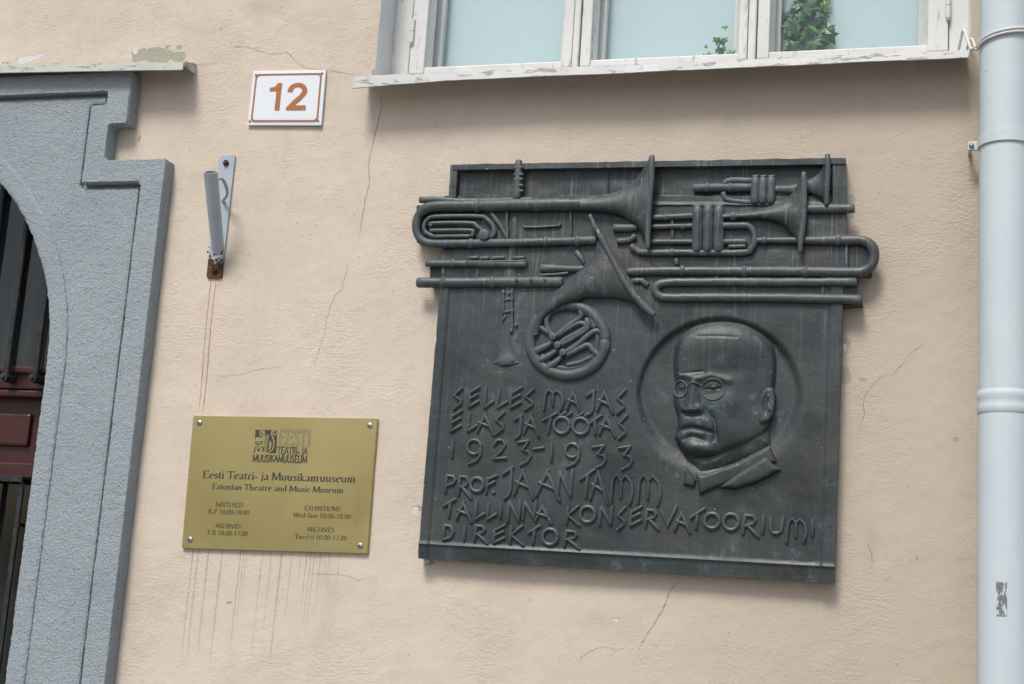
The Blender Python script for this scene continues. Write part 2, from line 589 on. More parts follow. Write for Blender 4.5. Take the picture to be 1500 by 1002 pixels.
# body of the wall behind its face
mb = MB()
mb.add([(-9, 0, -.05), (6, 0, -.05), (6, 0, 7.5), (-9, 0, 7.5), (-9, .7, -.05), (6, .7, -.05), (6, .7, 7.5), (-9, .7, 7.5)],
       [(4, 5, 6, 7), (0, 4, 7, 3), (1, 2, 6, 5), (3, 7, 6, 2), (0, 1, 5, 4)])
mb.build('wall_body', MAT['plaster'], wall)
# window reveal (jambs, head, ledge) and closed recess
mb = MB()
mb.add([(WX0, 0, WZ0), (WX1, 0, WZ0), (WX1, 0, WZ1), (WX0, 0, WZ1), (WX0, .5, WZ0), (WX1, .5, WZ0), (WX1, .5, WZ1), (WX0, .5, WZ1)],
       [(0, 4, 7, 3), (1, 2, 6, 5), (3, 7, 6, 2), (0, 1, 5, 4), (4, 5, 6, 7)])
mb.build('window_reveal', MAT['reveal'], wall)


def ribbon(pts_px, wd, mat, name, jit=0.0, fade=0.0, lift=.0009):
    """thin deposit or hairline on the wall face; 'cover' fades it out to its sides and end"""
    pts = [P(*p) for p in pts_px]
    fine = spline([(p.x, p.z) for p in pts], 2) if len(pts) > 2 else [(p.x, p.z) for p in pts]
    dense = []
    for a, b in zip(fine[:-1], fine[1:]):
        n = max(1, int(math.dist(a, b) / .005))
        dense += [(a[0] + (b[0] - a[0]) * k / n, a[1] + (b[1] - a[1]) * k / n) for k in range(n)]
    dense.append(fine[-1])
    n = len(dense)
    seed = random.random() * 50
    vs, cov = [], []
    for i, (x, z) in enumerate(dense):
        t = np.array(dense[min(i + 1, n - 1)]) - np.array(dense[max(i - 1, 0)])
        t = t / (np.linalg.norm(t) + 1e-9)
        nx_, nz2 = -t[1], t[0]
        o = jit * (noise.noise((i * .30, seed, 0)) + .7 * noise.noise((i * .8, seed, 4)))
        ww = wd * (.6 + .9 * abs(noise.noise((i * .2, seed, 9))))
        x, z = x + nx_ * o, z + nz2 * o
        for s_ in (-1, 0, 1):
            X, Z = x + s_ * nx_ * ww / 2, z + s_ * nz2 * ww / 2
            vs.append((X, wall_y(X, Z) - lift, Z))
            f = i / (n - 1)
            cov.append((1 - abs(s_)) * min(1, (n - 1 - i) / 8) * (1 - fade * f) * min(1, (i + 2) / 6 if not fade else 1))
    fs = []
    for i in range(n - 1):
        fs += [(3 * i, 3 * i + 1, 3 * i + 4, 3 * i + 3), (3 * i + 1, 3 * i + 2, 3 * i + 5, 3 * i + 4)]
    o = mesh(name, vs, fs, mat, wall)
    o.data.attributes.new('cover', 'FLOAT', 'POINT').data.foreach_set('value', np.array(cov, np.float32))
    return o


CR = 'crack'
for pts, wd in [
    ([(560, 150), (552, 185), (545, 215), (540, 240), (541, 268), (534, 300), (530, 325), (526, 355)], .0026),
    ([(512, 380), (500, 425), (492, 432), (481, 458), (478, 475), (470, 505), (461, 530), (459, 545)], .0017),
    ([(340, 70), (360, 68), (395, 80), (420, 76), (432, 90), (450, 100), (470, 102), (505, 107), (528, 110)], .0022),
    ([(283, 94), (310, 94), (330, 78)], .0015),
    ([(997, 852), (983, 862), (975, 885), (962, 908), (948, 928), (936, 950), (930, 962)], .0024),
    ([(320, 552), (355, 548), (385, 540), (425, 538)], .0014),
    ([(850, 975), (852, 962), (880, 948), (905, 952), (925, 945)], .0014),
    ([(1355, 502), (1330, 522), (1310, 548), (1290, 553), (1265, 582), (1266, 605), (1255, 640)], .0016),
    ([(1238, 252), (1245, 238), (1256, 226)], .0012),
    ([(1300, 205), (1330, 190), (1350, 184)], .0010),
    ([(560, 150), (556, 138), (550, 132)], .0035),
    ([(455, 840), (500, 842), (528, 850), (548, 842)], .0013),
    ([(470, 512), (500, 504)], .0011),
    ([(330, 365), (362, 372), (385, 380)], .0010),
    ([(862, 905), (885, 905)], .0014),
    ([(895, 904), (908, 905), (914, 916)], .0020),
    ([(1270, 795), (1276, 812), (1277, 838)], .0022),
    ([(1250, 915), (1253, 928)], .0014),
    ([(585, 890), (590, 902)], .0024),
]:
    ribbon(pts, wd * 1.45, MAT['crack'], CR, .0022)
for x, ln, wd in [(283, 175, 3.0), (291, 172, 3.4), (306, 170, 3.6), (326, 175, 4.2), (353, 160, 3), (358, 120, 2.4), (362, 90, 2), (385, 165, 2.6), (398, 130, 2), (413, 172, 4.4),
                  (428, 110, 2.2), (441, 60, 1.8), (450, 90, 2), (456, 120, 2), (461, 130, 2), (470, 90, 1.8), (483, 70, 1.6), (498, 60, 1.5)]:
    y0 = 804 + (x - 266) * .029
    ribbon([(x, y0), (x - ln * .055, y0 + ln * .5), (x - ln * .11, y0 + ln)], wd * .0022, MAT['streak'], 'dirt_streak', .0005, .6)
for dx in (0, 7):
    ribbon([(310 + dx, 408), (302 + dx, 480), (297 + dx, 545), (291 + dx * .8, 610)], .0052 if dx else .0042, MAT['rust_run'], 'rust_streak', .0005, .25)
for x, ln in [(700, 0)]: pass
print('wall ok', len(faces))


# ------------------------------------------------------------------ door surround
def mirror_outline(half):
    """half: points of the right half, listed from bottom outer upwards to the axis"""
    left = [(2 * DX - x, z) for x, z in reversed(half)]
    return half + left


def u_shape(outer_half, inner_half):
    o = mirror_outline(outer_half)            # right bottom -> over the top -> left bottom
    i = mirror_outline(inner_half)
    return o + list(reversed(i))


def solid(poly, y0, y1, voxel, name, parent, amp):
    bm = bmesh.new()
    poly = [p for i, p in enumerate(poly) if math.dist(p, poly[i - 1]) > 1e-6]
    vs = [bm.verts.new((x, y0, z)) for x, z in poly]
    for tri in tessellate_polygon([[Vector((x, z, 0)) for x, z in poly]]):
        bm.faces.new([vs[i] for i in tri])
    ex = bmesh.ops.extrude_face_region(bm, geom=bm.faces[:])
    for g in ex['geom']:
        if isinstance(g, bmesh.types.BMVert): g.co.y = y1
    bmesh.ops.recalc_face_normals(bm, faces=bm.faces[:])
    me = bpy.data.meshes.new('tmp')
    bm.to_mesh(me)
    bm.free()
    o = bpy.data.objects.new('tmp', me)
    COL.objects.link(o)
    md = o.modifiers.new('r', 'REMESH')
    md.mode = 'VOXEL'
    md.voxel_size = voxel
    dg = bpy.context.evaluated_depsgraph_get()
    me2 = bpy.data.meshes.new_from_object(o.evaluated_get(dg))
    bpy.data.objects.remove(o)
    off = root_loc(parent)
    nv = len(me2.vertices)
    co = np.empty(nv * 3); no = np.empty(nv * 3)
    me2.vertices.foreach_get('co', co)
    me2.vertex_normals.foreach_get('vector', no)
    co, no = co.reshape(-1, 3), no.reshape(-1, 3)
    d = np.array([noise.noise((c[0] * 70, c[1] * 70, c[2] * 70)) * .0012 + noise.noise((c[0] * 150, c[1] * 150, c[2] * 150)) * .0016
                  + noise.noise((c[0] * 14, c[1] * 14, c[2] * 14)) * .0016 for c in co.tolist()])
    co = co + no * (d * amp)[:, None] - np.array(off)
    me2.vertices.foreach_set('co', co.ravel())
    me2.update()
    me2.materials.clear()
    me2.materials.append(MAT['stucco'])
    me2.polygons.foreach_set('use_smooth', [True] * len(me2.polygons))
    me2.set_sharp_from_angle(angle=RAD(38))
    o = bpy.data.objects.new(name, me2)
    COL.objects.link(o)
    o.parent = parent
    return o


def arch(r, z0, n=28, x_in=None):
    """right half from the bottom up to the axis"""
    pts = [(DX + r, z0), (DX + r, 1.2), (DX + r, DH)]
    pts += [(DX + r * math.cos(t), DH + r * math.sin(t)) for t in np.linspace(0, math.pi / 2, n)[1:]]
    return pts


sur = empty('door_surround', (DX, 0, 0), 'rough blue-grey rendered arched door surround with stepped corner on the left', 'door surround')
OUT = [(-1.930, 0), (-1.930, 2.706), (-2.122, 2.706), (-2.122, 2.813), (-2.066, 2.813), (-2.066, 2.965), (DX, 2.965)]
INN = [(-2.002, 0), (-2.002, 2.641), (-2.189, 2.641), (-2.189, 2.868), (-2.140, 2.868), (-2.140, 2.909), (DX, 2.909)]
E8 = .006
solid(u_shape([(x - .004, z) for x, z in OUT[:-1]] + [OUT[-1]], arch(DR, 0)), -.018, .13, E8, 'surround_body', sur, 1.0)
PAN = [(-2.0125, 0), (-2.0125, 2.630), (-2.1995, 2.630), (-2.1995, 2.878), (-2.1505, 2.878), (-2.1505, 2.898), (DX, 2.898)]  # inset leaves an added groove, shaped to shade a dark line inside the border
solid(u_shape(PAN, arch(DR + .03, 0)), -.034, .0, E8, 'field_panel', sur, 1.0)
solid(u_shape(OUT, INN), -.048, .006, E8, 'raised_border', sur, 1.0)
solid(u_shape(arch(DR + .054, 0), arch(DR - .003, 0)), -.041, .02, E8, 'arch_bead', sur, 1.0)
# sheet metal drip cap over the surround
mb = MB()
XR = -1.905
XL = 2 * DX - XR
prof = [(.004, 3.003), (-.078, 2.984), (-.080, 2.961), (-.074, 2.961), (-.072, 2.978), (.004, 2.993)]
n = len(prof)
NX = 60
vs = []
for k in range(NX + 1):
    x = XL + (XR - XL) * k / NX
    for i, (y, z) in enumerate(prof):
        dz = .0018 * noise.noise((x * 6, 3, 0)) + (.004 - .016 * min(1.0, max(0.0, (x + 2.5) / .6))) * min(1, -y / .07 if y < 0 else 0)
        xx = x + (.012 * (-y / .08) if k == NX else 0)
        vs.append((xx, y, z + dz))
fs = [(k * n + i, k * n + (i + 1) % n, (k + 1) * n + (i + 1) % n, (k + 1) * n + i) for k in range(NX) for i in range(n)]
fs += [tuple(range(n)), tuple(NX * n + i for i in range(n - 1, -1, -1))]
mb.add(vs, fs)
mb.build('drip_cap', MAT['drip'], sur)
mb = MB()
mb.add([(XR + .006, .004, 2.996), (XR + .010, -.070, 2.977), (XR + .010, -.074, 2.962), (XR + .006, .004, 2.966),
        (XR + .008, .004, 2.996), (XR + .012, -.070, 2.977), (XR + .012, -.074, 2.962), (XR + .008, .004, 2.966)],
       [(0, 1, 2, 3), (4, 7, 6, 5), (0, 4, 5, 1), (1, 5, 6, 2), (2, 6, 7, 3), (3, 7, 4, 0)])
mb.build('cap_end', MAT['sill'], sur)
print('surround ok')

# ------------------------------------------------------------------ door
door = empty('arched_door', (DX, .12, 0), 'dark red wooden arched door with glass panes and iron bars', 'door')
mb = MB()
for s in (-1, 1):
    xa, xb = sorted((DX + s * (DR - .105), DX + s * (DR + .03)))
    mb.box(xa, xb, .115, .17, .0, 2.12, .004)
mb.build('side_stile', MAT['red_wood'], door)
MB().box(DX - .06, DX + .06, .112, .165, 0, 2.05, .004).build('meeting_stile', MAT['red_wood'], door)
mb = MB()
mb.box(DX - DR - .02, DX + DR + .02, .105, .18, 2.085, 2.135, .005)
mb.box(DX - DR - .02, DX + DR + .02, .090, .17, 2.128, 2.150, .006)
mb.box(DX - DR - .02, DX + DR + .02, .098, .17, 2.062, 2.082, .005)
mb.build('transom', MAT['red_wood'], door)
for s in (-1, 1):
    xa, xb = sorted((DX + s * .06, DX + s * (DR - .1)))
    pn = MB().box(xa - .01, xb + .01, .142, .168, 1.87, 2.065, .003).build('panel', MAT['red_wood'], door)
    MB().box(xa + .05, xb - .05, .128, .146, 1.925, 2.02, .008).build('raised_field', MAT['red_wood'], pn)
    MB().box(xa - .01, xb + .01, .118, .168, 1.835, 1.878, .004).build('lock_rail', MAT['red_wood'], door)
    MB().box(xa - .01, xb + .01, .118, .168, .0, .45, .004).build('kick_panel', MAT['red_wood'], door)
    MB().box(xa - .005, xb + .005, .148, .154, .44, 1.84).build('glass_pane', MAT['door_glass'], door)
    # flat iron frame in front of the lower pane
    g = MB()
    g.box(xa + .012, xb - .022, .088, .098, 1.822, 1.838, .001)
    g.box(xa + .012, xb - .022, .088, .098, .50, .516, .001)
    for x in np.linspace(xa + .02, xb - .03, 5):
        g.box(x - .007, x + .007, .0985, .1065, .516, 1.822, .001)
    g.box(xb - .03, xb - .02, .098, .16, 1.70, 1.71)
    g.box(xa + .02, xa + .03, .098, .16, 1.70, 1.71)
    g.build('iron_frame', MAT['iron'], door)
# arched fanlight
pl = [(DX + (DR + .02) * math.cos(t), DH + (DR + .02) * math.sin(t)) for t in np.linspace(0, math.pi, 40)]
MB().prism(pl, .150, .155).build('fanlight_pane', MAT['door_glass'], door)
mb = MB()
ring = [(DX + r * math.cos(t), DH + r * math.sin(t)) for r in (DR + .02,) for t in np.linspace(0, math.pi, 40)]
inn = [(DX + (DR - .028) * math.cos(t), DH + (DR - .028) * math.sin(t)) for t in np.linspace(0, math.pi, 40)]
vs = [(x, .12, z) for x, z in ring] + [(x, .12, z) for x, z in inn] + [(x, .165, z) for x, z in ring] + [(x, .165, z) for x, z in inn]
fs = []
for k in range(39):
    fs += [(k, k + 1, 41 + k, 40 + k), (40 + k, 41 + k, 121 + k, 120 + k), (80 + k, 120 + k, 121 + k, 81 + k), (k, 80 + k, 81 + k, k + 1)]
mb.add(vs, fs)
mb.build('fanlight_frame', MAT['red_wood'], door)
xb1 = P(40, 327, .075).x
xb2 = P(72, 400, .075).x
st = xb2 - xb1
k = 0
x = xb2
while x > DX - DR + .05:
    dxr = min(abs(x - DX), DR - .01)
    ztop = DH + math.sqrt(DR ** 2 - dxr ** 2) + .01
    b = MB()
    b.tube([(x, .075, 2.120), (x, .075, ztop)], .0085, 10)
    b.disc((x, 0, 2.112), .013, .060, .106, 14)
    bar = b.build('iron_bar', MAT['iron'], door, 'auto')
    MB().disc((x, 0, 2.112), .007, .056, .061, 6, .003).build('bolt', MAT['iron'], bar)
    x -= st
# what stands behind the glass: a curtain and a dark hall
cur = MB()
NC = 160
for k in range(NC + 1):
    x = DX - .66 + 1.32 * k / NC
    y = .27 + .018 * math.sin(k * .82) + .006 * math.sin(k * .31)
    cur.v += [(x, y, .2), (x, y, 2.85)]
cur.f = [(2 * k, 2 * k + 2, 2 * k + 3, 2 * k + 1) for k in range(NC)]
curtain = cur.build('curtain', MAT['curtain'], None, True, (DX, .27, .2))
tag(curtain, 'dim grey pleated curtain behind the door glass', 'curtain')
mb = MB()
mb.add([(DL - .05, .13, -.02), (DRX + .05, .13, -.02), (DRX + .05, .13, 2.95), (DL - .05, .13, 2.95), (DL - .05, .6, -.02), (DRX + .05, .6, -.02), (DRX + .05, .6, 2.95), (DL - .05, .6, 2.95)],
       [(4, 5, 6, 7), (0, 4, 7, 3), (1, 2, 6, 5), (3, 7, 6, 2), (0, 1, 5, 4)])
mb.build('door_recess', MAT['dark_room'], wall)

# ------------------------------------------------------------------ window
FY = .105                                     # front of the window frame
win = empty('casement_window', ((WX0 + WX1) / 2, .1, WZ0), 'weathered white casement window with three panes and metal sill above the bronze plaque', 'window')
ZB, ZT = 2.972, 4.48


def wx(px, y=FY): return P(px, 40, y).x


# outer frame posts and head
for xa, xb, nm in [(WX0 - .001, wx(603), 'frame_post'), (wx(1390), WX1 + .001, 'frame_post')]:
    mb = MB().box(xa, xb, FY, FY + .09, ZB - .01, ZT + .02, .003)
    mb.build(nm, MAT['white_paint'], win)
MB().box(WX0 - .001, WX1 + .001, FY + .002, FY + .09, 4.42, 4.52, .003).build('frame_head', MAT['white_paint'], win)
MB().box(WX0 - .001, WX1 + .001, FY + .004, FY + .09, ZB - .012, ZB + .012, .002).build('frame_base', MAT['white_paint'], win)


def sash(x0, x1, s0, s1):
    """sash between x0..x1; stile widths s0 (left) and s1 (right)"""
    s = MB()
    s.box(x0, x0 + s0, FY - .008, FY + .05, ZB + .008, 4.41, .003)
    s.box(x1 - s1, x1, FY - .008, FY + .05, ZB + .008, 4.41, .003)
    o = s.build('sash_stile', MAT['white_paint'], win)
    r = MB()
    r.box(x0 + s0 - .002, x1 - s1 + .002, FY - .004, FY + .048, ZB + .006, ZB + .028, .004)
    r.box(x0 + s0 - .002, x1 - s1 + .002, FY - .004, FY + .048, 4.36, 4.40, .004)
    r.build('sash_rail', MAT['white_paint'], win)
    b = MB()                                   # putty bevel beside the glass
    for xx, d in ((x0 + s0, 1), (x1 - s1, -1)):
        b.add([(xx, FY + .004, ZB + .02), (xx + d * .010, FY + .03, ZB + .02), (xx + d * .010, FY + .03, 4.38), (xx, FY + .004, 4.38)], [(0, 1, 2, 3)])
    b.build('putty_bead', MAT['white_paint'], win)
    MB().box(x0 + s0 - .004, x1 - s1 + .004, FY + .030, FY + .034, ZB + .012, 4.38).build('glass_pane', MAT['glass'], win)
    # inner casement a hand's breadth behind
    i = MB()
    i.box(x0 + s0 - .02, x0 + s0 + .022, FY + .062, FY + .085, ZB + .0, 4.4, .003)
    i.box(x1 - s1 - .022, x1 - s1 + .02, FY + .062, FY + .085, ZB + .0, 4.4, .003)
    i.build('inner_stile', MAT['white_paint'], win)
    return o


s1 = sash(wx(605), wx(841), wx(627) - wx(605), wx(841) - wx(826))
s2 = sash(wx(853), wx(1096), wx(868) - wx(853), wx(1096) - wx(1083))
s3 = sash(wx(1110), wx(1389), wx(1128) - wx(1110), wx(1389) - wx(1359))
for a_, b_ in ((842, 852), (1097, 1109)):
    mb = MB().box(wx(a_) + .0005, wx(b_) - .0005, FY - .016, FY + .06, ZB + .0, 4.42, .004)
    mb.build('mullion', MAT['white_paint'], win)
for px, py in ((604, 46), (1389, 8)):
    c = P(px, py, FY - .012)
    h = MB().tube([(c.x, c.y, c.z - .032), (c.x, c.y, c.z - .001)], .0062, 10).tube([(c.x, c.y, c.z + .001), (c.x, c.y, c.z + .034)], .0058, 10)
    h.tube([(c.x, c.y, c.z - .038), (c.x, c.y, c.z - .032)], [.003, .0065], 10)
    h.build('hinge', MAT['white_paint'], win, 'auto')
# sill
xl, xr = -1.387, 0.1335
NX = 90
prof = [(.112, 2.976), (-.078, 2.908), (-.082, 2.884), (-.077, 2.884), (-.072, 2.900), (.005, 2.930), (.112, 2.960)]
n = len(prof)
vs = []
for k in range(NX + 1):
    t_ = k / NX
    x = xl + (xr - xl) * t_
    for i, (y, z) in enumerate(prof):
        dz = .0022 * noise.noise((x * 5, 8, 0)) + .001 * noise.noise((x * 21, 8, 0))
        lip = (-.010 * (1 - min(1, t_ * 6)) + .004 * t_) if i in (2, 3) else 0
        xx = x
        if y > 0 and k in (0, NX): xx = min(max(x, WX0 + .001), WX1 - .001)
        elif y > 0: xx = min(max(x, WX0 + .002), WX1 - .002)
        vs.append((xx, y + .0015 * noise.noise((x * 9, 1, i)), z + dz + lip))
fs = [(k * n + i, k * n + (i + 1) % n, (k + 1) * n + (i + 1) % n, (k + 1) * n + i) for k in range(NX) for i in range(n)]
fs += [tuple(range(n)), tuple(NX * n + i for i in range(n - 1, -1, -1))]
MB().add(vs, fs).build('sill', MAT['sill'], win)
# screen behind
bl = MB().box(WX0 + .004, WX1 - .004, .205, .215, 2.962, 4.49).build('window_screen', MAT['blind'], None, False, ((WX0 + WX1) / 2, .21, 2.962))
tag(bl, 'pale blue-white screen standing behind the window panes', 'screen')


def leaf_mesh(name, mat):
    out = [(0, 0), (.22, -.12), (.55, -.06), (.40, .18), (.62, .45), (.26, .46), (0, 1.0), (-.26, .46), (-.62, .45), (-.40, .18), (-.55, -.06), (-.22, -.12)]
    vs = [(0, -.10, .32)] + [(x, .10 * abs(x) + .06 * (z > .8), z) for x, z in out]
    fs = [(0, 1 + i, 1 + (i + 1) % 12) for i in range(12)]
    me = bpy.data.meshes.new(name)
    me.from_pydata(vs, [], fs)
    me.materials.append(mat)
    return me


LM = [leaf_mesh('leaf', MAT['leaf']), leaf_mesh('leaf', MAT['leaf_light'])]


def ivy(px_pts, y, count, spread, size, light, label, z_up=None):
    pts = spline([tuple(P(a_, b_, y)) for a_, b_ in px_pts], 10)
    base = Vector(pts[0])
    root = empty('ivy_plant', base, label, 'ivy')
    MB().tube(pts, .0022, 6).build('stem', MAT['stem'], root)
    for k in range(count):
        t_ = (k + random.random()) / count
        i = min(len(pts) - 1, int(t_ * len(pts)))
        p = Vector(pts[i])
        sp = spread * (1 - .35 * t_)
        q = p + Vector((random.uniform(-sp, sp), random.uniform(-.016, .016), random.uniform(-.02, .03)))
        o = bpy.data.objects.new('leaf', LM[1 if random.random() < light else 0])
        COL.objects.link(o)
        o.parent = root
        o.location = q - base
        s = size * random.uniform(.7, 1.2)
        o.scale = (s, s, s)
        o.rotation_euler = (random.uniform(-.9, .5), random.uniform(-.6, .6) + math.pi * random.choice((0, 1)) * (random.random() < .75) + random.uniform(-.7, .7), random.uniform(-.6, .6))
    return root


ivy([(1178, 82), (1184, 50), (1176, 20), (1186, -20), (1178, -90)], .172, 95, .060, .034, .18, 'dense dark green ivy trailing behind the right window pane')
ivy([(1072, 92), (1058, 82), (1052, 70), (1060, 56)], .165, 12, .010, .020, .9, 'small bright green ivy sprig behind the middle window pane')
ivy([(1046, 92), (1038, 84), (1030, 80)], .165, 4, .006, .015, .9, 'tiny pale ivy shoot at the left of the bright green sprig')
print('window ok')

# ------------------------------------------------------------------ downpipe and cable
PX, PY, PR = .2125, -.088, .0555
pipe = empty('downpipe', (PX, PY, 0), 'pale blue-grey painted metal rainwater downpipe at the right edge of the wall', 'downpipe')
b = MB()
b.tube([(PX, PY, .05), (PX, PY, 2.08)], PR, 40)
b.build('lower_pipe', MAT['pipe'], pipe, 'auto')
z0 = P(1432, 590, PY).z
b = MB()
b.tube([(PX, PY, z0 + .005), (PX, PY, 6.5)], PR - .0008, 40)
b.build('upper_pipe', MAT['pipe'], pipe, 'auto')
b = MB()
zz = [z0 - .026, z0 - .024, z0 - .010, z0 - .006, z0 + .004, z0 + .012, z0 + .020, z0 + .026]
rr = [PR + .0002, PR + .0018, PR + .0020, PR + .0008, PR + .0010, PR + .0036, PR + .0026, PR]
b.tube([(PX, PY, z) for z in zz], rr, 40, False)
b.build('coupling', MAT['pipe'], pipe, True)
zc = P(1432, 210, PY).z
b = MB()
b.tube([(PX, PY, zc - .013), (PX, PY, zc - .0125), (PX, PY, zc + .0125), (PX, PY, zc + .013)], [PR, PR + .0035, PR + .0035, PR], 40, False)
tb = P(1425, 218, -.03)
cl = b.build('clamp', MAT['pipe'], pipe, 'auto')
tab = MB().box(tb.x - .012, PX - PR + .012, -.052, -.045, tb.z - .011, tb.z + .011, .002)
tab.box(tb.x - .009, tb.x - .002, -.046, .012, tb.z - .005, tb.z + .005)
tab.build('clamp_tab', MAT['pipe'], cl)
MB().disc((tb.x - .004, 0, tb.z), .0055, -.057, -.051, 6, .002).build('clamp_bolt', MAT['screw'], cl)
# scraped-off sticker: a thin deposit that follows the pipe
b = MB()
p0, p1 = P(1459, 852, PY - PR), P(1459, 902, PY - PR)
for j in range(9):
    for i in range(9):
        ang = RAD(-112 + 22 * i / 8 )
        b.v.append((PX + (PR + .0009) * math.cos(ang), PY + (PR + .0009) * math.sin(ang), p1.z + (p0.z - p1.z) * j / 8))
b.f = [(j * 9 + i, j * 9 + i + 1, j * 9 + i + 10, j * 9 + i + 9) for j in range(8) for i in range(8)]
b.build('sticker_scrape', MAT['scrape'], pipe)

zk = P(1432, 68, PY).z
pts = [(.118, .095, 2.975), (.121, .02, 2.975), (.126, -.035, 2.975), (.140, -.055, zk + .010), (.150, -.075, zk + .004)]
pts = spline(pts, 6)
for k in range(13):
    ang = RAD(180 + 15 * k)
    pts.append((PX + (PR + .004) * math.cos(ang), PY + (PR + .004) * math.sin(ang), zk + .028 * k / 12))
cb = MB().tube(pts, .0034, 8)
pts2 = spline([(.136, .095, 2.968), (.1385, .0, 2.962), (.145, -.04, 2.948), (.150, -.08, zk - .004)], 6) + [
    (PX + (PR + .004) * math.cos(RAD(180 + 15 * k)), PY + (PR + .004) * math.sin(RAD(180 + 15 * k)), zk - .008 + .028 * k / 12) for k in range(13)]
cb.tube(pts2, .003, 8)
cable = cb.build('cable', MAT['cable'], None, True, (.14, 0, 2.96))
tag(cable, 'white cable looped from the window sill round the downpipe', 'cable')
print('pipe ok')

# ------------------------------------------------------------------ flag holder
fh = empty('flag_holder', (-1.768, 0, 2.384), 'rusty pale grey metal flagpole holder bolted left below the number plate', 'flag holder')
mb = MB()
pl = []
for k in range(7): pl.append((-1.768 + .011 * math.cos(math.pi + math.pi / 2 * k / 6) * 1 - .0, 2.395 + .011 * math.sin(math.pi + math.pi / 2 * k / 6)))
sx0, sx1, sz0, sz1 = -1.7925, -1.7475, 2.384, 2.727
pl = [(sx0 + .004, sz0), (sx1 - .004, sz0), (sx1, sz0 + .004), (sx1 + .001, sz1 - .002), (sx1 - .002, sz1), (sx0 + .006, sz1 - .001), (sx0 - .001, sz1 - .010), (sx0, sz0 + .004)]
mb.prism(pl, -.006, .008)
mb.build('strap', MAT['holder'], fh)
T0, T1 = P(320, 372, -.026), P(308.5, 252, -.138)
ax = (T1 - T0).normalized()
n = 28
sd_ = ax.cross(Vector((0, 1, 0))).normalized()
s2_ = ax.cross(sd_).normalized()
R1, R2 = .0178, .0155
b = MB()
for c, r in ((T0, R1 * .82), (T0 + ax * .02, R1 * .93), ((T0 + T1) / 2, R1), (T1, R1 * 1.03), (T1, R2), (T0 + ax * .04, R2)):
    b.v += [tuple(c + r * (math.cos(2 * math.pi * k / n) * sd_ + math.sin(2 * math.pi * k / n) * s2_)) for k in range(n)]
for i in range(5):
    b.f += [(i * n + k, i * n + (k + 1) % n, (i + 1) * n + (k + 1) % n, (i + 1) * n + k) for k in range(n)]
b.f += [tuple(range(n)), tuple(5 * n + k for k in range(n))]
b.build('socket_tube', MAT['holder'], fh, 'auto')
hk = spline([tuple(P(*q)) for q in ((318, 263, -.11), (325, 262, -.09), (331, 272, -.06), (333, 284, -.04), (328, 292, -.02), (326, 294, -.003))], 6)
MB().tube(hk, .0042, 8).build('hook', MAT['holder'], fh, True)
for c in (P(333, 240), P(316.5, 397)):
    MB().disc(c, .0085, -.011, -.004, 6, .004).build('bolt', MAT['bolt_rust'], fh)
b = MB()
random.seed(3)
for k in range(30):
    c = Vector((-1.766, -.026, 2.418)) + Vector((random.uniform(-.016, .018), random.uniform(-.008, .012), random.uniform(-.010, .050)))
    r = random.uniform(.0015, .0038)
    for ph in range(1):
        ring = [(c.x + r * math.cos(t) * random.uniform(.7, 1.2), c.y - r * .2, c.z + r * math.sin(t) * random.uniform(.7, 1.2)) for t in np.linspace(0, 2 * math.pi, 8)[:-1]]
        b.add(ring + [(c.x, c.y - r, c.z), (c.x, c.y + r, c.z)], [(i, (i + 1) % 7, 7) for i in range(7)] + [((i + 1) % 7, i, 8) for i in range(7)])
b.build('rust_scale', MAT['bolt_rust'], fh, True)


# ------------------------------------------------------------------ lettering
def arc(cx, cy, rx, ry, t0, t1, n=10):
    return [(cx + rx * math.cos(math.radians(t0 + (t1 - t0) * k / n)), cy + ry * math.sin(math.radians(t0 + (t1 - t0) * k / n))) for k in range(n + 1)]


def S(x, a=0, b=1): return [(x, a), (x, b)]


